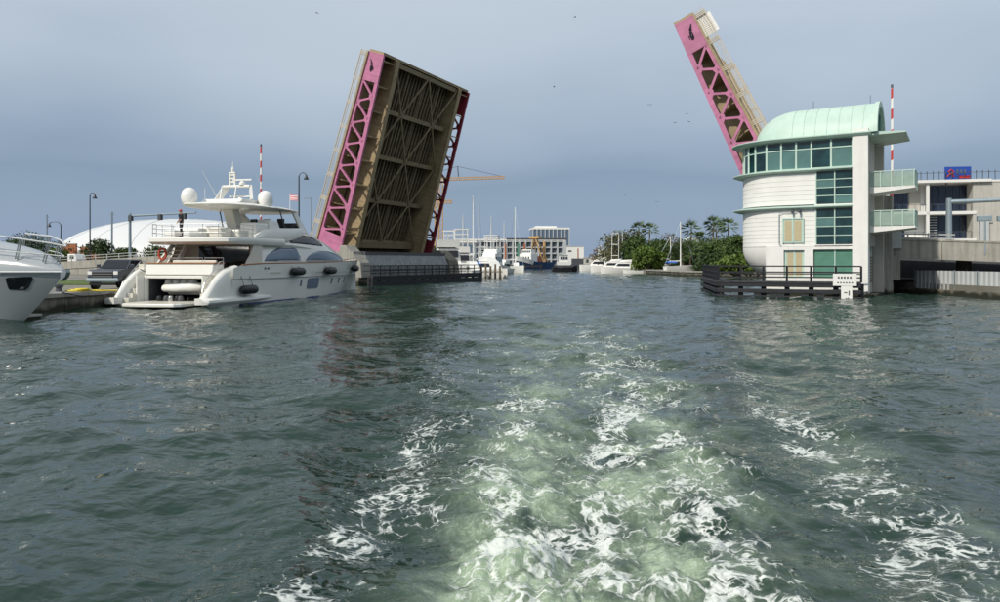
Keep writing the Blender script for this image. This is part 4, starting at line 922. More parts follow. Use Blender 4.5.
cr_ = thing('tender_cradle', 'dark cradle with red and chrome fittings under the tender', 'cradle', yw(1.75, .25, .325), YR)
for y in (-1.0, .7): MB().box(-.1, 1.6, y-.06, y+.06, .03, .2).build('beam', M['black'], cr_)
for x, y, m_ in ((-.2, .9, 'black'), (-.15, .45, 'dgrey'), (-.2, .1, 'chrome'), (-.1, -.3, 'black'), (-.2, -.6, 'dgrey')): MB().lathe([(.0, 0), (.16, .0), (.2, .12), (.14, .3), (0, .34)], (x, y, .0), 10).build('fitting', M[m_], cr_, smooth=True)
# person on the upper deck
def person(loc, rz):
    p = thing('person', 'person in black with a red cap standing on the yacht upper deck', 'person', loc, rz)
    J = {'pel': (0,0,.95), 'sp': (.0,0,1.15), 'ch': (.02,0,1.36), 'nk': (.02,0,1.5), 'hd': (.05,0,1.62), 'ht': (.04,0,1.72),
         'hl': (0,.1,.9), 'kl': (.05,.12,.5), 'al': (0,.13,.09), 'tl': (.16,.14,.04), 'hr': (0,-.1,.9), 'kr': (-.02,-.12,.5), 'ar': (-.06,-.13,.09), 'tr': (.1,-.14,.04),
         'sl': (.02,.19,1.42), 'el': (.06,.27,1.16), 'wl': (.26,.22,1.02), 'fl': (.36,.2,1.0), 'sr': (.02,-.19,1.42), 'er': (-.02,-.28,1.16), 'wr': (.14,-.27,.94), 'fr': (.2,-.25,.87)}
    Rr = {'pel': .15, 'sp': .14, 'ch': .15, 'nk': .06, 'hd': .1, 'ht': .08, 'hl': .1, 'kl': .065, 'al': .045, 'tl': .04, 'hr': .1, 'kr': .065, 'ar': .045, 'tr': .04, 'sl': .075, 'el': .05, 'wl': .035, 'fl': .03, 'sr': .075, 'er': .05, 'wr': .035, 'fr': .03}
    E = [('pel','sp'),('sp','ch'),('ch','nk'),('nk','hd'),('hd','ht'),('pel','hl'),('hl','kl'),('kl','al'),('al','tl'),('pel','hr'),('hr','kr'),('kr','ar'),('ar','tr'),('ch','sl'),('sl','el'),('el','wl'),('wl','fl'),('ch','sr'),('sr','er'),('er','wr'),('wr','fr')]
    ks = list(J); me = bpy.data.meshes.new('body'); me.from_pydata([J[k] for k in ks], [(ks.index(a), ks.index(b)) for a, b in E], [])
    o = bpy.data.objects.new('body', me); C.objects.link(o)
    o.modifiers.new('skin', 'SKIN'); me.skin_vertices[0].data[0].use_root = True
    for i, k in enumerate(ks): me.skin_vertices[0].data[i].radius = (Rr[k], Rr[k])
    s = o.modifiers.new('sub', 'SUBSURF'); s.levels = s.render_levels = 2
    bpy.context.view_layer.update(); dg = bpy.context.evaluated_depsgraph_get(); nm_ = bpy.data.meshes.new_from_object(o.evaluated_get(dg)); bpy.data.objects.remove(o)
    nm_.materials.clear()
    for m_ in ('skin', 'cloth', 'jean', 'black'): nm_.materials.append(M[m_])
    for f in nm_.polygons:
        c = f.center; f.use_smooth = True
        f.material_index = 3 if c.z < .1 else 2 if c.z < .95 and abs(c.y) < .22 and not (c.x > .2) else 1 if c.z < 1.5 and not (c.z < 1.14 and abs(c.y) > .17 and (c.x > .12 or c.z < 1.0)) else 0
    b = bpy.data.objects.new('body', nm_); C.objects.link(b); b.parent = p
    MB().lathe([(.1, 0), (.1, .04), (.085, .08), (.04, .1), (0, .105)], (.045, 0, 1.675), 12).box(.1, .2, -.06, .06, 1.675, 1.688).build('cap', M['red'], p, smooth=True)
person(yw(3.15, .75, 4.325), YR+2.6)

# ================================================================== MOORED BOW AT LEFT
BO = Vector((-19.55, 33.2, 0)); hd_ = Vector((.905, -.425, 0)); BR = math.atan2(hd_.y, hd_.x)
bw = thing('moored_boat', 'grey white motor boat bow with steel pulpit rail at the left frame edge', 'boat', BO, BR)
LB = 13.
def bb(X, z):                      # half breadth at distance -X behind the stem head
    f = np.clip((z+.3)/2.6, 0, 1); t = np.clip(-X/7.5, 0, 1); return float((1.15+1.15*f**1.2)*(1-(1-t)**2.1))
def bxo(p, z):                     # the stem rakes back towards the water
    f = np.clip((z+.3)/2.6, 0, 1); return -p-3.3*(1-f)**1.15*max(0, 1-p/7.)
rings = []
for p in [0, .12, .35, .7, 1.2, 1.8, 2.6, 3.6, 5, 6.5, 8.5, LB]:
    zs = [-.3, .1, .5, .9, 1.3, 1.7, 2.0, 2.2, 2.32]; r_ = [(bxo(p, z), bb(-p, z), z) for z in zs]; rings.append([(x, -y, z) for x, y, z in reversed(r_)]+[(x, y, z) for x, y, z in r_])
bh = MB().loft(rings, closed=False, cap=False).build('hull', M['bgel'], bw, smooth=True, angle=60)
rings = []
for X in [.02, -.4, -1, -1.8, -2.8, -4, -6, -8, -LB]:
    w_ = bb(X, 2.32)+.05; h = itp(-X, [0, .5, 1.5, 3, 5, 8, 13], [.06, .32, .75, 1.15, 1.45, 1.75, 1.9])
    rings.append([(X, w_*math.cos(a), 2.31+h*math.sin(a)**.8 if math.sin(a) > 0 else 2.31) for a in [math.pi*k/12 for k in range(13)]])
MB().loft(rings, closed=True, cap=True).build('foredeck', M['bgel'], bw, smooth=True, angle=60)
MB().tube([(X, -(bb(X, 2.3)+.03), 2.31) for X in (.05, -.3, -.9, -1.8, -3, -5, -8, -12)], .05, 6).build('rub_rail', M['lgrey'], bw)
def bpatch(name, pts, m): 
    a = [(bxo(-X, z), -(bb(X, z)+.02), z) for X, z in pts]; n = len(a); MB().add(a+[(x, y+.05, z) for x, y, z in a], [tuple(range(n)), tuple(range(n, 2*n))[::-1]]+[(i, (i+1) % n, (i+1) % n+n, i+n) for i in range(n)]).build(name, m, bw)
bpatch('port_light', [(-1.9, 1.5), (-2.0, 1.62), (-2.2, 2.0), (-2.1, 2.06), (-1.15, 2.1), (-1.05, 2.0), (-1.05, 1.6), (-1.15, 1.48)], M['dgl']); bpatch('port_light', [(-5.3, 1.5), (-5.3, 2.0), (-4.2, 2.05), (-4.3, 1.5)], M['dgl'])
MB().box(-.5, .25, -.1, .1, 2.3, 2.42).hexa([(-.1, -.12, 1.9), (.2, -.1, 2.1), (.2, .1, 2.1), (-.1, .12, 1.9), (-.1, -.12, 2.3), (.3, -.1, 2.3), (.3, .1, 2.3), (-.1, .12, 2.3)]).build('anchor_roller', M['chrome'], bw)
rp_ = lambda X: -(bb(X, 2.3)-.15)
for sd in (1, -1):
    pts = [(.15, 0, 3.45), (-.5, sd*rp_(-.8), 3.6), (-1.6, sd*rp_(-1.9), 3.78), (-3.2, sd*rp_(-3.4), 4.0), (-6, sd*rp_(-6), 4.2)]; MB().tube(pts, .04, 8).build('rail', M['lgrey'], bw)
    MB().tube([(p[0]-.12, p[1], 2.45+(p[2]-2.45)*.55) for p in pts[:4]], .028, 6).build('rail', M['lgrey'], bw)
    for p in pts[1:]:
        for dx in (0, -.22): MB().tube([(p[0]+dx*.5, p[1], p[2]-.02), (p[0]-.42+dx, p[1], 2.4)], .03, 6).build('stanchion', M['chrome'], bw)
pf = thing('floating_dock', 'small pale floating dock under the moored bow', 'dock', at(14, 35.2, z=0), BR+.35)
box('float', M['concd'], pf, -2.2, .9, -.6, .6, -.2, .16); box('deck', M['beige'], pf, -2.25, .95, -.64, .64, .163, .26)
# ================================================================== PICKUP
def pickup(loc, rz):
    t = thing('pickup_truck', 'dark grey pickup truck parked facing us on the quay', 'pickup truck', loc, rz)
    pr = [(2.9, .55), (2.95, .95), (2.85, 1.15), (1.35, 1.28), (.55, 1.85), (-1.0, 1.9), (-1.35, 1.3), (-2.9, 1.3), (-2.95, .6)]
    lo = MB(); lo.ext([(x, -.98, z) for x, z in [(2.86, .5), (2.96, .85), (2.9, 1.2), (2.7, 1.3), (1.3, 1.38), (-2.92, 1.36), (-2.95, .5)]], (0, 1.96, 0)); lo.build('body', M['truck'], t, bevel=.09)
    MB().hexa([(1.5, -.93, 1.33), (-1.5, -.93, 1.33), (-1.5, .93, 1.33), (1.5, .93, 1.33), (.6, -.78, 1.97), (-1.2, -.78, 1.97), (-1.2, .78, 1.97), (.6, .78, 1.97)]).build('cab', M['truck'], t, bevel=.06)
    MB().hexa([(1.42, -.8, 1.41), (1.46, -.8, 1.40), (1.46, .8, 1.40), (1.42, .8, 1.41), (.70, -.7, 1.92), (.74, -.7, 1.92), (.74, .7, 1.92), (.70, .7, 1.92)]).build('windscreen', M['dgl'], t)
    for sd in (-1, 1):
        for a, b in ((.9, .1), (0, -1.1)): MB().hexa([(a, sd*.93, 1.42), (b, sd*.93, 1.42), (b, sd*.9, 1.42), (a, sd*.9, 1.42), (a-.3*(a > .5), sd*.815, 1.88), (b, sd*.815, 1.88), (b, sd*.79, 1.88), (a-.3*(a > .5), sd*.79, 1.88)]).build('side_window', M['dgl'], t)
        for x in (1.95, -1.8):
            wl = MB().lathe([(.16, -.14), (.38, -.14), (.42, -.08), (.42, .08), (.38, .14), (.16, .14)], (x, sd*.86, .42), 18, 'y').build('wheel', M['black'], t, smooth=True); MB().lathe([(0, -.145), (.24, -.145), (.24, .145), (0, .145)], (x, sd*.86, .42), 14, 'y').build('rim', M['galv'], wl)
            MB().lathe([(.44, -.015), (.52, -.015), (.52, .015), (.44, .015)], (x, sd*.985, .44), 18, 'y').build('wheel_arch', M['black'], t)
        box('headlight', M['white'], t, 2.9, 2.99, min(sd*.66, sd*.93), max(sd*.66, sd*.93), .98, 1.2, bevel=.02)
        box('mirror', M['truck'], t, 1.0, 1.15, min(sd*.98, sd*1.2), max(sd*.98, sd*1.2), 1.42, 1.66, bevel=.03)
    gr = box('grille', M['black'], t, 2.9, 2.98, -.62, .62, .8, 1.22, bevel=.02)
    for z in (.84, 1.0, 1.15): box('grille_bar', M['chrome'], gr, 2.985, 3.005, -.6, .6, z, z+.05)
    MB().box(2.93, 3.06, -.98, .98, .52, .76).build('bumper', M['galv'], t, bevel=.04); box('skid_plate', M['black'], t, 2.9, 3.02, -.8, .8, .3, .47)
p = at(101, 47.5, z=.94); pickup((p.x-.1, p.y+2.9, .94), math.atan2(-.995, .08))
# quay bits
for px, d, lab in ((59, 42.5, 'small grey bollard on the quay near the moored bow'),):
    p = at(px, d, z=1.02); b_ = thing('bollard', lab, 'bollard', p); MB().lathe([(.18, 0), (.16, .25), (.24, .3), (.24, .42), (.1, .48), (0, .48)], n=12).build('post', M['dgrey'], b_, smooth=True); box('base_plate', M['galv'], b_, -.28, .28, -.28, .28, .0, .03)
p = at(84, 43, z=1.03); hs = MB()
for k in range(3): hs.tube([(-.5+.5*math.cos(a)*(1-.15*k)+1.0*k*.2, .4*math.sin(a)*(1-.15*k), .04+.05*k) for a in [2*math.pi*j/14 for j in range(15)]], .05, 6)
hs.tube([(-.2, .2, .05), (.5, .3, .05), (1.1, -.1, .05), (1.9, .1, .05)], .05, 6); o = hs.build('yellow_hose', M['yellow']); o.location = p; tag(o, 'coiled yellow hose lying on the quay in front of the pickup', 'hose')
# ================================================================== TREES
def leaf_mesh(name, centres, radii, nper, size, m, parent, seed, flat=.7):
    r = np.random.default_rng(seed); C_ = np.repeat(np.array(centres), nper, 0); Rr = np.repeat(np.array(radii), nper, 0)
    n = len(C_); d = r.normal(size=(n, 3)); d /= np.linalg.norm(d, axis=1)[:, None]; rr = r.random(n)**.45
    p = C_+d*rr[:, None]*Rr[:, None]*np.array([1, 1, flat])
    a = r.normal(size=(n, 3)); a /= np.linalg.norm(a, axis=1)[:, None]; b = np.cross(a, r.normal(size=(n, 3))); b /= np.linalg.norm(b, axis=1)[:, None]
    s = size*r.uniform(.55, 1.3, n)[:, None]
    V = np.stack([p-a*s, p+b*s*.5, p+a*s, p-b*s*.5], 1).reshape(-1, 3); F = np.arange(4*n).reshape(-1, 4)
    me = bpy.data.meshes.new(name); me.from_pydata(V.tolist(), [], F.tolist()); me.materials.append(m)
    o = bpy.data.objects.new(name, me); C.objects.link(o); o.parent = parent; return o
def tree(label, p, h, w_, m, seed, dens=1., size=.34, bare=0., group='trees on the banks', low=.25):
    r = random.Random(seed); t = thing('tree', label, 'tree', p, r.random()*6, group); mb = MB()
    th = h*.42; mb.tube([(0,0,-.3), (.1*r.uniform(-1,1), .1, th*.5), (.25*r.uniform(-1,1), .2*r.uniform(-1,1), th)], [h*.035, h*.028, h*.02], 8); cs = []; rs = []
    n = 16
    for k in range(n):
        a = 2.4*k+r.uniform(-.4, .4); e = r.uniform(low, 1); rad = w_/2*r.uniform(.45, .95)*math.sin(math.pi*min(.93, .22+.72*e))**.7
        q = (rad*math.cos(a), rad*math.sin(a), h*(e*.82+.05)); cs.append(q); rs.append(w_*r.uniform(.16, .25))
        mb.tube([(0,0,th*r.uniform(.6, 1)), (q[0]*.5, q[1]*.5, lerp(th, q[2], .6)), q], [h*.013, h*.009, h*.003], 5)
    for k in range(5): cs.append((r.uniform(-.15,.15)*w_, r.uniform(-.15,.15)*w_, h*r.uniform(.5, .88))); rs.append(w_*.2)
    mb.build('trunk', M['bark'], t)
    leaf_mesh('crown', cs, rs, int((70 if bare else 190)*dens), size, m, t, seed)
    return t
def palm(label, p, h, seed, fan=True, fr=1.9):
    r = random.Random(seed); t = thing('palm_tree', label, 'palm', p, r.random()*6, 'palms on the right bank'); bx_, by_ = r.uniform(-.5,.5), r.uniform(-.5,.5)
    MB().tube([(0,0,-.3), (bx_*.3, by_*.3, h*.5), (bx_, by_, h)], [.24, .17, .15], 8).build('trunk', M['pbark'], t)
    mb = MB(); n = 30 if fan else 24
    for k in range(n):
        a = 2.4*k; e = lerp(1.25, -.75, k/n)+r.uniform(-.12,.12); L = fr*r.uniform(.8, 1.1); ca, sa = math.cos(a), math.sin(a)
        d = Vector((ca*math.cos(e), sa*math.cos(e), math.sin(e))); s = Vector((-sa, ca, 0)); c0 = Vector((bx_, by_, h))
        if fan:
            for j in range(7):
                f = (j-3)/3; dd = (d+s*f*.75).normalized(); tip = c0+d*L*.45+dd*L*.6-Vector((0,0,.12*L*abs(f)+.1)); o_ = c0+d*L*.42; wv = s*.07+Vector((0,0,.05))
                mb.add([o_-wv*.3, o_.lerp(tip, .5)-wv, tip, o_.lerp(tip, .5)+wv], [(0,1,2,3)])
            mb.add([c0-s*.02, c0+s*.02, c0+d*L*.45+s*.02, c0+d*L*.45-s*.02], [(0,1,2,3)])
        else:
            P = [c0+d*L*f-Vector((0,0,L*.55*f*f)) for f in (0,.25,.5,.75,1)]
            for j in range(22):
                f = .12+.86*j/22; i = min(3, int(f*4)); b0 = P[i].lerp(P[i+1], f*4-i)
                for sg_ in (-1, 1):
                    tip = b0+s*sg_*L*.3*math.sin(math.pi*min(.95, f+.12))+d*L*.12-Vector((0,0,.1*L)); mb.add([b0, b0.lerp(tip,.5)+d*.05, tip, b0.lerp(tip,.5)-d*.05], [(0,1,2,3)])
    me = bpy.data.meshes.new('crown'); me.from_pydata(mb.v, [], mb.f); me.materials.append(M['palm']); o = bpy.data.objects.new('crown', me); C.objects.link(o); o.parent = t
    return t
GZ = .9
def tp(px, d): v = at(px, d, z=GZ); return v
def th_(d, ytop): return CAMH+(HOR-ytop)/FPX*d-GZ
for px, d, yt_, wpx, mk, lab, kw in (
    (624, 196, 232, 50, 'leaf3', 'olive brown spreading tree at the left end of the tree line', dict(dens=.9)),
    (606, 215, 245, 26, 'twig', 'thin half bare tree leaning over the white boats', dict(bare=1, dens=1.2)),
    (636, 190, 236, 30, 'leaf', 'green tree behind the sportfishing boats', {}),
    (648, 168, 247, 28, 'leaf2', 'bright green shrubby tree hanging over the water', dict(low=.02)),
    (660, 178, 240, 36, 'leaf', 'rounded green tree left of the tall white mast', {}),
    (672, 200, 231, 30, 'twig', 'bare grey branching tree behind the white mast', dict(bare=1, dens=.45, size=.16)),
    (700, 160, 244, 46, 'leafd', 'broad dark green tree above the low tan seawall', dict(low=.3)),
    (722, 150, 240, 44, 'leaf', 'large round green tree nearest the tower', dict(low=.3)),
    (741, 140, 236, 40, 'leaf', 'tall green tree partly hidden by the tower wall', {}),
    (737, 118, 258, 36, 'leaf2', 'bright yellow green bush behind the tower fender', dict(low=.05)),
    (676, 205, 238, 56, 'leafd', 'dark background tree under the palms', {}),
    (722, 215, 238, 50, 'leafd', 'dark background tree right of the palms', {}),
    (662, 188, 246, 40, 'leaf', 'mid green tree filling the gap behind the bright shrubby tree', dict(low=.02)), (687, 168, 250, 30, 'leafd', 'low dark tree behind the short palms', dict(low=.02)), (710, 143, 256, 30, 'leafd', 'low shadowy shrub above the right end of the tan seawall', dict(low=.05)), (640, 182, 252, 30, 'leaf', 'low green tree just behind the small skiff', dict(low=.02))):
    tree(lab, tp(px, d), th_(d, yt_), 1.18*wpx/FPX*d, M[mk], int(px*7+d), **kw)
for px, d, yt_, fan, lab in ((639, 196, 226, 1, 'tall fan palm at the left above the olive tree'), (649, 192, 227, 1, 'second tall fan palm from the left above the trees'), (691, 172, 226, 1, 'fan palm just right of the tall white mast'), (701, 165, 233, 0, 'dark feathery palm with drooping fronds'), (712, 168, 221, 1, 'tallest full fan palm near the tower'), (717, 176, 226, 1, 'slim fan palm directly behind the tallest palm'), (730, 170, 223, 1, 'fan palm nearest the tower'), (683, 150, 250, 1, 'short stout palm by the tan seawall'), (690, 149, 247, 1, 'short palm with brown trunk on the bank')):
    palm(lab, tp(px, d), th_(d, yt_)-.7, px, bool(fan), 2.6)
for px, d, yt_, wpx, mk, lab in ((36, 150, 235, 62, 'leafd', 'broad dark tree behind the moored bow'), (100, 140, 240, 38, 'leafd', 'dark rounded tree in front of the white dome'), (8, 148, 240, 40, 'leaf', 'green tree at the left frame edge'), (58, 146, 246, 22, 'leaf2', 'bright palm like shrub beside the brick wall'), (125, 140, 247, 26, 'leaf', 'low green bush behind the gantry pole'), (160, 140, 246, 34, 'leaf', 'green hedge tree behind the yacht stern'), (430, 260, 248, 40, 'leafd', 'dark tree far behind the left pier'), (494, 250, 257, 16, 'leafd', 'small dark tree by the blue hulled ship'), (585, 420, 259, 14, 'leafd', 'tiny far tree at the end of the channel'), (905, 108, 262, 40, 'leafd', 'dark shrub seen under the right approach span'), (960, 100, 262, 50, 'leafd', 'second dark shrub deeper under the right approach')):
    tree(lab, (at(px, d).x if 0 else (px-500)/FPX*d, d, .9), max(1.8, th_(d, yt_)), 1.15*wpx/FPX*d, M[mk], px+3, low=.08, size=.25 if d < 200 else .4, dens=.8)

# ================================================================== BUILDINGS
def dome():
    o0 = at(178, 260, z=.9); t = thing('dome_building', 'big white shallow domed roof far behind the quay', 'building', o0, -.1)
    rings = []; W_, D_, H_ = 44., 30., 16.5
    for i in range(13):
        ph = math.pi/2*i/12; rings.append([(W_*math.cos(ph)**.85*math.cos(a) if i < 12 else 0, D_*math.cos(ph)**.85*math.sin(a) if i < 12 else 0, H_*math.sin(ph)) for a in [2*math.pi*k/48 for k in range(48)]])
    MB().loft(rings, cap=False).build('roof', M['dome'], t, smooth=True, angle=60)
    for k in range(16):
        a = 2*math.pi*k/16; MB().tube([(W_*math.cos(p)**.85*math.cos(a), D_*math.cos(p)**.85*math.sin(a), H_*math.sin(p)+.03) for p in [math.pi/2*j/12 for j in range(12)]], .08, 4).build('roof_seam', M['lgrey'], t)
    for x in (-28, -20, -3, 8): box('plant_unit', M['beige'], t, x, x+5, -D_-1, -D_+4, 0, 5.2)
dome()
def blocks(name, label, p, rz, cat): return thing(name, label, cat, p, rz)
bk = thing('brick_wall', 'orange brick wall between the dark trees', 'wall', ((62-500)/FPX*150, 150, .9)); 
for x0, x1, h in ((0, 2.8, 5.3), (3.7, 8.4, 4.7)): 
    box('wall', M['brick'], bk, x0, x1, 0, .5, 0, h); box('coping', M['beige'], bk, x0-.05, x1+.05, -.05, .55, h+.003, h+.15)
vn = thing('white_van', 'small white truck cab passing on the approach road', 'truck', ((77-500)/FPX*112, 112, 2.05), -TH)
vn.scale = (.8, .8, .75)
MB().ext([(-1.3, -1, .5), (1.2, -1, .5), (1.2, -1, 1.4), (.7, -1, 2.4), (-1.3, -1, 2.4)], (0, 2, 0)).build('cab', M['white'], vn, bevel=.1); MB().box(-.6, .5, -1.03, -1.0, 1.45, 2.1).build('side_window', M['dgl'], vn)
for x in (-.7, .7): MB().lathe([(.0, -.12), (.45, -.12), (.45, .12), (0, .12)], (x, -.9, .5), 12, 'y').build('wheel', M['black'], vn)
tp_ = thing('utility_pole', 'thin grey utility pole in front of the dome', 'pole', ((112-500)/FPX*140, 140, .9)); MB().tube([(0,0,0), (0,0,11.2)], .16, 6).build('pole', M['galv'], tp_); box('crossarm', M['galv'], tp_, -.5, .5, -.05, .05, 10.6, 10.75)
tp_ = thing('utility_pole', 'thin grey utility pole behind the short curved lamp', 'pole', ((47-500)/FPX*150, 150, .9)); MB().tube([(0,0,0), (0,0,11.3)], .14, 6).build('pole', M['galv'], tp_); box('crossarm', M['galv'], tp_, -.4, .4, -.05, .05, 10.7, 10.85)
# condominium, high rise and white hall at the head of the channel
cd = thing('apartment_block', 'long grey white apartment block with balconies behind the marina', 'building', ((455-500)/FPX*345, 345, .9), math.radians(3))
CW = 52; box('body', M['cgrey'], cd, 0, CW, .3, 14, 0, 11.4); box('roof', M['dgrey'], cd, 24, CW+.4, 0, 14.3, 11.7, 12.6); box('roof', M['white'], cd, -.3, 24, -.3, 14.2, 11.4, 12.2); box('roof', M['white'], cd, 24, CW, -.3, 14, 11.4, 11.7)
nb_ = 17
src = None
for r_ in range(4):
    box('floor_slab', M['lgrey'], cd, -.2, CW+.2, -.5, .3, r_*2.8+2.3, r_*2.8+2.75)
    for k in range(nb_):
        x = .6+k*3.0; o = box('window', M['dwin'], cd, 0, 1.75, .2, .29, 0, 1.8) if src is None else inst(src, cd)
        src = src or o; o.location = (x, 0, r_*2.8+.4)
for k in range(nb_+1):
    m_ = M['lgrey']; box('pier', m_, cd, -.35+k*3.0, .35+k*3.0 if k < nb_ else CW+.2, -.62, .29, 0, 11.35)
for x, m_ in ((23, 'brick'), (29, 'mintd'), (32, 'brick')): box('balcony_panel', M[m_], cd, x, x+.9, -.8, -.63, 2, 10)
hr = thing('office_tower', 'square glass high rise with vertical white fins at the channel end', 'building', ((533-500)/FPX*600, 600, .9), math.radians(4))
box('body', M['ygl'], hr, 0, 29.5, 0, 24, 0, 27.6); box('roof', M['white'], hr, -.5, 30, -.5, 24.5, 27.61, 29.0); box('roof', M['white'], hr, 3, 20, 5, 18, 29.0, 30.5)
for k in range(10): box('fin', M['lgrey'], hr, k*3.28-.35, k*3.28+.35, -.6, -.01, 0, 27.6)
for z in (7, 14, 21): box('floor_band', M['cgrey'], hr, 0, 29.5, -.2, -.01, z, z+.6)
wh = thing('warehouse', 'plain white warehouse right of the apartment block', 'building', ((566-500)/FPX*400, 400, .9))
box('body', M['white'], wh, 0, 9.6, 0, 20, 0, 9.6); box('roof_edge', M['lgrey'], wh, -.2, 9.8, -.2, 20.2, 9.61, 9.9); box('door', M['brick'], wh, 6.2, 6.8, -.1, -.01, 0, 8.6); box('window', M['dwin'], wh, 1.2, 3.0, -.1, -.01, 6.8, 7.6)
for px, w_, h, m_, lab in ((588, 9, 3.6, 'beige', 'low tan building at the end of the channel'), (597, 6, 4.4, 'white', 'low white building behind the far right boats')):
    lb = thing('low_building', lab, 'building', ((px-500)/FPX*380, 395, .9)); box('body', M[m_], lb, 0, w_, 0, 8, 0, h); box('roof', M['lgrey'], lb, -.3, w_+.3, -.3, 8.3, h+.003, h+.4)
    for k in range(3): box('window', M['dwin'], lb, .8+k*w_/3.3, 2+k*w_/3.3, -.1, -.01, 1, h-.8)
hs_ = thing('house', 'white house roof among the palms', 'house', ((683-500)/FPX*210, 210, .9)); box('wall', M['white'], hs_, 0, 5.5, 0, 6, 0, 7.2); MB().ext([(-.5, -.5, 7.2), (6, -.5, 7.2), (2.75, -.5, 8.8)], (0, 7, 0)).build('roof', M['lgrey'], hs_); box('window', M['dwin'], hs_, 1, 2.2, -.06, -.01, 5, 6.4); box('window', M['dwin'], hs_, 3.2, 4.4, -.06, -.01, 5, 6.4)
# marina shed behind the left pier
ms_ = thing('marina_shed', 'long flat roofed white marina building behind the masts', 'building', ((440-500)/FPX*215, 215, .9)); box('wall', M['white'], ms_, 0, 10, 0, 14, 0, 7.2)
for k in range(5): box('window', M['ygl'], ms_, .5+k*1.9, 2.2+k*1.9, -.12, -.01, 4.2, 6.6)
box('roof', M['white'], ms_, -.5, 10.6, -.6, 14.5, 7.21, 7.7); box('canopy', M['lgrey'], ms_, 0, 10, -2.5, -.13, 3.4, 3.7)
# tower crane
cn = thing('tower_crane', 'ochre tower crane with long jib behind the left leaf', 'crane', ((441-500)/FPX*400, 400, .9))
def lattice(mb, p, q, w_, n, up):
    p, q, up = Vector(p), Vector(q), Vector(up).normalized(); d = (q-p).normalized(); a = d.cross(up).normalized()
    cs = [(a*i+up*j)*w_/2 for i, j in ((-1,-1),(1,-1),(1,1),(-1,1))]
    for c in cs: mb.beam(p+c, q+c, .3, .3)
    for k in range(n):
        u0 = p.lerp(q, k/n); u1 = p.lerp(q, (k+1)/n)
        for i in range(4): mb.beam(u0+cs[i], u1+cs[(i+1) % 4], .2, .2)
mb = MB(); lattice(mb, (0,0,0), (0,0,45), 2.0, 18, (0,1,0)); mb.build('mast', M['crane'], cn)
mb = MB(); lattice(mb, (0,0,46), (34.5,0,47), 1.3, 18, (0,0,1)); mb.build('jib', M['crane'], cn)
mb = MB(); lattice(mb, (0,0,46), (-13,0,46.3), 1.3, 7, (0,0,1)); mb.build('counter_jib', M['crane'], cn); box('counterweight', M['conc'], cn, -13, -10, -1, 1, 43.5, 46)
MB().beam((9.5, 0, 47.4), (9.0, 0, 53), .5, .5).build('apex_post', M['dgrey'], cn); MB().tube([(9, 0, 53), (32, 0, 47.8)], .1, 4).tube([(9, 0, 53), (-12, 0, 47)], .1, 4).build('stay_rope', M['dgrey'], cn); box('cab', M['white'], cn, .8, 2.4, -1, 1, 43, 45.5)
cn2 = thing('tower_crane', 'lower ochre crane jib showing just right of the crimson truss', 'crane', ((437-500)/FPX*300, 300, .9)); mb = MB(); lattice(mb, (0,0,0), (0,0,25), 1.6, 12, (0,1,0)); mb.build('mast', M['crane'], cn2); mb = MB(); lattice(mb, (-4,0,25.6), (6.2,0,25.9), 1.1, 6, (0,0,1)); mb.build('jib', M['crane'], cn2)
# office at right
of = thing('office_building', 'modern white and navy glass office with blue rooftop sign at right', 'building', ((893-500)/FPX*110, 110, 3.0), -math.radians(14))
def obx(n_, m_, *a): return box(n_, M[m_], of, *a)
obx('body', 'white', 0, 26, 2.2, 18, -2.2, 11.2)
for z in (2.6, 6.6): obx('floor_slab', 'white', -1.5, 10.8, -.6, 2.19, z, z+.45)
obx('roof', 'white', -1.5, 12.6, -1.0, 18, 11.2, 11.6); obx('side_wall', 'beige', 10.4, 14, -.5, 2.19, 0, 11.19)
for x in (4.3, -1.0): obx('column', 'white', x, x+.4, -.6, -.2, 0, 11.19)
for k in range(6): obx('window_pane', 'oglass', 4.9+k*.92, 5.75+k*.92, 1.95, 2.19, 7.2, 11.0)
for k in range(6): obx('window_pane', 'oglass', 4.9+k*.92, 5.75+k*.92, 1.95, 2.19, 3.1, 6.5)
for k in range(4): obx('window_pane', 'oglass', -.4+k*.75, .28+k*.75, 1.95, 2.19, 7.2, 10.8)
for k in range(3): obx('window_pane', 'oglass', -.4+k*.85, .38+k*.85, 1.95, 2.19, 3.1, 6.5)
obx('wall_panel', 'beige', 2.7, 4.2, 1.9, 2.19, 7.1, 11.1)
for k in range(9): obx('louver', 'lgrey', 4.8, 6.4, 1.6, 1.94, 3.2+k*.38, 3.3+k*.38)
for z in (3.05, 7.05):
    for k in range(12): obx('balustrade_post', 'dgrey', -1.4+k*1.05, -1.35+k*1.05, -.5, -.45, z, z+1.0)
    obx('balustrade_rail', 'dgrey', -1.4, 10.3, -.52, -.43, z+1.0, z+1.06)
for k in range(26): obx('roof_post', 'dgrey', -1.3+k*.8, -1.22+k*.8, -.8, -.72, 11.6, 12.9)
obx('roof_rail', 'dgrey', -1.3, 19, -.8, -.73, 12.6, 12.66)
obx('roof', 'white', 12.61, 26, -.6, 18, 11.2, 11.5)
sgn = thing('rooftop_sign', 'blue rooftop sign with red squiggle on the white office', 'sign', (at(945, 108, 180)), -math.radians(10))
box('board', M['signblue'], sgn, 0, 3.5, 0, .25, 0, 1.9); MB().tube([(.25, -.05, .45), (.7, -.05, .9), (.45, -.05, 1.2), (.75, -.05, 1.5), (1.15, -.05, 1.2), (.9, -.05, .8), (1.2, -.05, .45)], .11, 6).build('logo', M['red'], sgn)
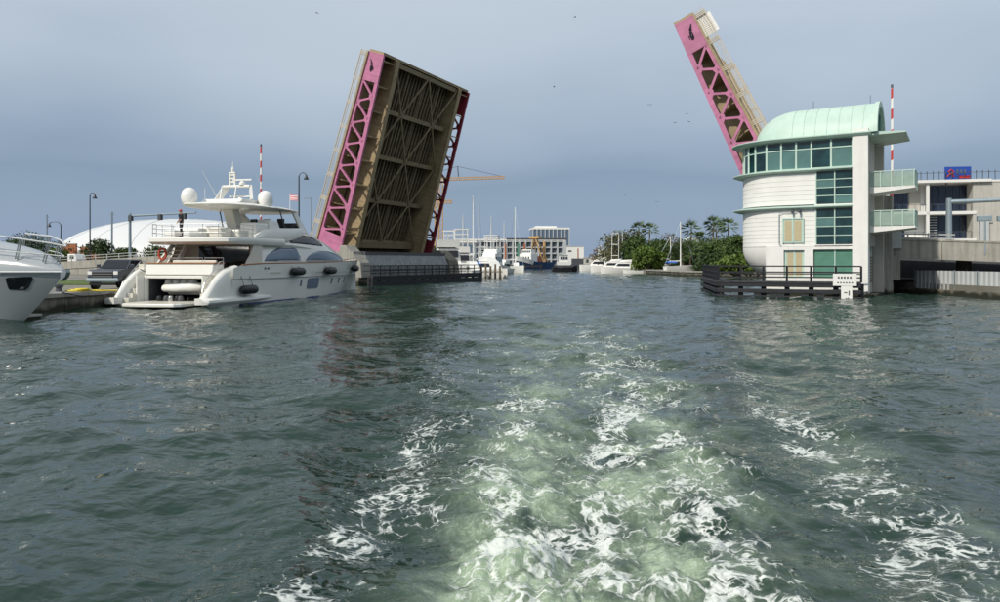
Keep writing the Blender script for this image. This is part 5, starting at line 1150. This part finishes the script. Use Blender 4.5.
box('red_band', M['red'], sgn, 1.9, 3.4, -.06, -.003, .2, .6); MB().box(1.5, 1.8, -.05, -.003, .9, 1.5).box(2.0, 2.3, -.05, -.003, .9, 1.5).box(2.5, 2.8, -.05, -.003, .9, 1.5).build('lettering', M['ygl'], sgn); box('frame', M['dgrey'], sgn, .2, .3, .26, .4, -1, 0)

# ================================================================== BACKGROUND BOATS
def boat(label, px, d, L, rz, hullm='white', cab=1, tower_=0, mast=0., canvas=None, scale=1., z0=0):
    p = ((px-500)/FPX*d, d, z0); t = thing('moored_boat', label, 'boat', p, rz, 'boats in the far marina'); B = L*.15; H = L*.12
    rings = []
    for f in (0, .1, .3, .55, .75, .9, .97, 1):
        X = L*f; w_ = B*(1 if f < .5 else max(.02, 1-((f-.5)/.5)**2.4)); s = H*(1+.35*f); k_ = .82*w_*(1 if f < .9 else .6)
        rings.append([(X, -w_, s), (X-.0, -k_, .25*H), (X-.06*L*max(0, f-.7), -k_*.6, -.4), (X-.06*L*max(0, f-.7), k_*.6, -.4), (X, k_, .25*H), (X, w_, s)])
    MB().loft(rings, closed=True).build('hull', M[hullm], t, smooth=True, angle=40)
    if cab:
        MB().loft([[(x, -w_, z) , (x, w_, z), (x2, w_*.86, z+H*1.15), (x2, -w_*.86, z+H*1.15)] for x, x2, w_, z in ((L*.22, L*.24, B*.8, H*1.05), (L*.68, L*.56, B*.62, H*1.2))]).build('cabin', M['white'], t)
        for sd in (-1, 1): MB().hexa([(L*.27, sd*B*.79, H*1.5), (L*.6, sd*B*.71, H*1.55), (L*.6, sd*B*.6, H*1.55), (L*.27, sd*B*.7, H*1.5), (L*.27, sd*B*.74, H*2.0), (L*.55, sd*B*.66, H*2.0), (L*.55, sd*B*.55, H*2.0), (L*.27, sd*B*.65, H*2.0)]).build('cabin_window', M['dgl'], t)
        MB().hexa([(L*.2, -B*.62, H*1.5), (L*.24, -B*.62, H*1.5), (L*.24, B*.62, H*1.5), (L*.2, B*.62, H*1.5), (L*.22, -B*.6, H*2.05), (L*.24, -B*.6, H*2.05), (L*.24, B*.6, H*2.05), (L*.22, B*.6, H*2.05)]).build('aft_window', M['dgl'], t)
        MB().hexa([(L*.22, -B*.7, H*2.3), (L*.52, -B*.6, H*2.3), (L*.52, B*.6, H*2.3), (L*.22, B*.7, H*2.3), (L*.2, -B*.68, H*2.9), (L*.46, -B*.5, H*2.8), (L*.46, B*.5, H*2.8), (L*.2, B*.68, H*2.9)]).build('flybridge', M['white'], t)
    if tower_:
        for z in (H*3.6, H*3.6+tower_*.5, H*3.6+tower_): box('tower_platform', M['white'], t, L*.26, L*.46, -B*.6, B*.6, z, z+.14)
        for sx in (.27, .45):
            for sd in (-1, 1): MB().tube([(L*sx, sd*B*.55, H*2.6), (L*sx*.97, sd*B*.5, H*3.6+tower_)], .07, 5).build('tower_leg', M['white'], t)
    if mast: MB().tube([(L*.5, 0, H), (L*.5, 0, mast)], [.14, .09], 6).build('mast', M['white'], t); MB().tube([(L*.5, 0, mast), (L*.97, 0, H*1.4)], .025, 4).tube([(L*.5, 0, mast), (0, 0, H*1.3)], .025, 4).build('stay', M['galv'], t); MB().tube([(L*.5, 0, H*2.4), (L*.12, 0, H*2.3)], .12, 6).build('boom', M['white'], t)
    if canvas: MB().loft([[(x, -B*.85, H*1.9), (x, 0, H*2.4), (x, B*.85, H*1.9)] for x in (L*.05, L*.2, L*.35)], closed=False, cap=False).build('canopy', M[canvas], t).modifiers.new('t', 'SOLIDIFY').thickness = .06
    return t
boat('long white motor yacht right behind the left pier', 451, 128, 19, math.radians(100), cab=1)
boat('second white motor yacht behind the black fender end', 462, 140, 16, math.radians(95), tower_=2.0)
boat('white motor boat with blue canopy in the marina', 478, 128, 10, math.radians(-60), canvas='blue')
boat('white sailing boat with tall mast left of the blue canopy', 467, 150, 12, math.radians(80), cab=0, mast=16.5)
boat('white sailing boat with mast in front of the apartment block', 476, 165, 12, math.radians(85), cab=0, mast=19)
boat('white sailing boat moored closest to the small dark tree', 507, 180, 11, math.radians(-70), cab=0, mast=15.5)
boat('wide white flybridge boat facing us by the timber piles', 497, 150, 15, math.radians(-100), tower_=1.2)
boat('small white cabin boat right of the flybridge boat', 509, 165, 9, math.radians(-110))
boat('white boat under the marina shed canopy', 441, 150, 15, math.radians(70), tower_=2.5)
boat('far white cabin boat left of the sportfishing tower', 600, 225, 12, math.radians(-88), tower_=2.)
boat('sportfishing boat with high tuna tower', 629, 185, 9.5, math.radians(170), tower_=5.5)
boat('white cabin boat in front of the overhanging bright tree', 640, 170, 9.0, math.radians(172))
boat('sailing boat with bare mast behind the cabin boat', 636, 192, 7, math.radians(175), cab=0, mast=10.2)
boat('small open skiff beside the overhanging tree', 646, 165, 5, math.radians(170), cab=0)
boat('small dark hulled launch at the far end', 585, 260, 9, math.radians(-15), hullm='dgrey')
boat('tall masted white sailing yacht among the right bank trees', 665, 146, 6.5, math.radians(10), cab=0, mast=9.6, z0=.95, canvas='blue')
boat('white boat with low mast half hidden by the green trees', 655, 172, 8, math.radians(15), cab=0, mast=7.6, z0=.95)
for px, d, L, rz, lab, kw in ((446, 175, 14, 80, 'white flybridge boat behind the long white yacht', dict(tower_=3.)), (457, 190, 10, 75, 'sailing boat mast third from the crimson truss', dict(cab=0, mast=15)), (483, 200, 12, 95, 'white cabin boat in front of the apartment windows', dict(tower_=1.5)), (489, 170, 10, 85, 'sailing boat with mast behind the flybridge boat', dict(cab=0, mast=13.5)), (501, 205, 10, 80, 'thin masted boat left of the small dark tree', dict(cab=0, mast=14)), (470, 122, 8, -80, 'small white launch tied at the black fender end', dict()), (516, 190, 7, -90, 'small white launch close to the work ship', dict()), (616, 205, 11, 150, 'white motor boat between the far cabin boat and the tuna tower', dict(tower_=1.)), (640, 178, 7, 172, 'low white boat under the overhanging tree', dict())):
    boat(lab, px, d, L, math.radians(rz), **kw)
# blue workship
ws = thing('work_ship', 'navy blue work ship with white bow and ochre derrick', 'ship', ((531-500)/FPX*255, 255, 0), math.radians(150))
ws.rotation_euler = (0, 0, math.radians(235)); ws.location = ((533-500)/FPX*265, 265, 0); ws.scale = (.85, .85, .8)
rings = []
for X, w_, s in ((-12, 3.6, 3), (-4, 4, 3), (4, 4, 3.2), (8, 3.2, 4.2), (11, 1.6, 5.0), (12.6, .1, 5.4)): rings.append([(X, -w_, s), (X-.1*max(0, X-4)*2, -w_*.75, -.3), (X-.1*max(0, X-4)*2, w_*.75, -.3), (X, w_, s)])
MB().loft(rings).build('hull', M['navy'], ws)
MB().loft([[(X, -w_-.08, s+.05), (X-.3, -w_*.9-.08, s-1.9), (X-.3, w_*.9+.08, s-1.9), (X, w_+.08, s+.05)] for X, w_, s in ((5.5, 3.9, 3.7), (8, 3.2, 4.3), (11, 1.6, 5.1), (12.7, .12, 5.5))]).build('bow_band', M['white'], ws)
hs2 = MB().box(1, 6, -2.8, 2.8, 3.2, 6.6).box(1.5, 5, -2.2, 2.2, 6.6, 8.6).build('wheelhouse', M['white'], ws)
for k in range(4): box('window', M['dwin'], hs2, 5.01, 5.08, -1.9+k*1.0, -1.2+k*1.0, 7.2, 8.1); box('window', M['dwin'], hs2, 6.01, 6.08, -2.4+k*1.25, -1.7+k*1.25, 4.4, 5.4)
for sd in (-1, 1): MB().beam((-3, sd*3, 3), (-1, sd*.4, 14), .5, .5).beam((-7, sd*3, 3), (-2, sd*.4, 14), .4, .4).build('derrick_leg', M['crane'], ws)
box('derrick_head', M['crane'], ws, -3.4, -.6, -2.4, 2.4, 13.6, 14.6); MB().tube([(-9, 0, 3), (-9, 0, 12.5)], .55, 8).build('kingpost', M['crane'], ws); box('deck_house', M['brick'], ws, -2.5, .9, -2.6, 2.6, 3.05, 5.6)
wb = thing('work_boat', 'small black hulled work boat with white wheelhouse under way', 'boat', ((556-500)/FPX*195, 195, 0), math.radians(5))
MB().loft([[(X, -w_, s), (X, -w_*.8, -.3), (X, w_*.8, -.3), (X, w_, s)] for X, w_, s in ((-1, 1.8, 1.2), (1, 2, 1.1), (4, 1.8, 1.3), (5.6, .2, 1.7))]).build('hull', M['tar'], wb)
whh = MB().box(.4, 3.6, -1.4, 1.4, 1.1, 2.6).box(.9, 3.0, -1.1, 1.1, 2.6, 4.3).build('wheelhouse', M['white'], wb)
for k in range(3): box('window', M['dwin'], whh, .95+k*.7, 1.5+k*.7, -1.16, -1.11, 3.2, 3.9)
MB().tube([(1.6, 0, 4.3), (1.6, 0, 6.6)], .06, 5).build('mast', M['white'], wb); box('cabin_roof', M['white'], wb, .7, 3.2, -1.3, 1.3, 4.303, 4.45); box('bulwark', M['dgrey'], wb, -.9, 4.2, -1.95, -1.85, 1.15, 1.7)
bg_ = thing('barge', 'dark flat barge moored behind the work boat', 'barge', ((572-500)/FPX*240, 240, 0), math.radians(0)); box('hull', M['dgrey'], bg_, 0, 5, 0, 6, -.3, 1.6); box('deck_load', M['dgrey'], bg_, .3, 3.8, .5, 5, 1.603, 3.6)
pk = thing('pile_dolphin', 'cluster of weathered timber piles beside the flybridge boat', 'piles', ((488-500)/FPX*118, 118, 0))
for k in range(7): MB().tube([(k*.75-2.6, (k % 3)*.7, -2), (k*.75-2.6, (k % 3)*.7, 2.0+.3*(k % 2))], .17, 7).build('pile', M['pbark'], pk)
box('walkway', M['pbark'], pk, -3, 2.3, .2, 1.2, 1.0, 1.15)
dk_ = thing('low_dock', 'dark low dock below the small dark tree', 'dock', ((513-500)/FPX*235, 228, 0)); box('deck', M['tar'], dk_, -6, 9, 0, 2, .9, 1.5)
for k in range(7): MB().tube([(-5.8+k*2.4, .1, -2), (-5.8+k*2.4, .1, 2.1)], .2, 6).build('pile', M['tar'], dk_)
# ================================================================== BIRDS
bsrc = None
for i, (px, py, d, lab) in enumerate(((554, 87, 90, 'small dark bird high in the middle of the sky, uppermost'), (650, 105, 90, 'small dark bird below the tip of the right leaf'), (687, 114, 100, 'small dark bird highest of the trio near the right leaf'), (675, 123, 100, 'small dark bird at the left of the trio near the right leaf'), (689, 122, 100, 'small dark bird at the right of the trio near the right leaf'), (575, 17, 90, 'small dark bird near the top edge of the sky'), (657, 202, 110, 'small dark bird above the tall white mast'), (317, 13, 90, 'small dark bird left of the left leaf top'), (625, 195, 120, 'small pale bird over the tree line'))):
    b_ = thing('bird', lab, 'bird', at(px, d, py), i*1.3, 'gulls in the sky'); b_.scale = (.62,)*3
    if bsrc is None:
        bsrc = (MB().lathe([(0, -.22), (.05, -.12), (.07, 0), (.05, .12), (.02, .2), (0, .24)], n=6, axis='x').build('body', M['dgrey'], b_, smooth=True),
                MB().add([(.08, .03, .02), (-.08, .03, .02), (-.05, .3, .14), (.09, .28, .14), (-.1, .58, .05), (-.02, .56, .05), (.08, -.03, .02), (-.08, -.03, .02), (-.05, -.3, .14), (.09, -.28, .14), (-.1, -.58, .05), (-.02, -.56, .05)], [(0,1,2,3), (3,2,4,5), (6,9,8,7), (9,11,10,8)]).build('wings', M['dgrey'], b_))
        bsrc[1].modifiers.new('t', 'SOLIDIFY').thickness = .015
    else:
        for q in bsrc: inst(q, b_)
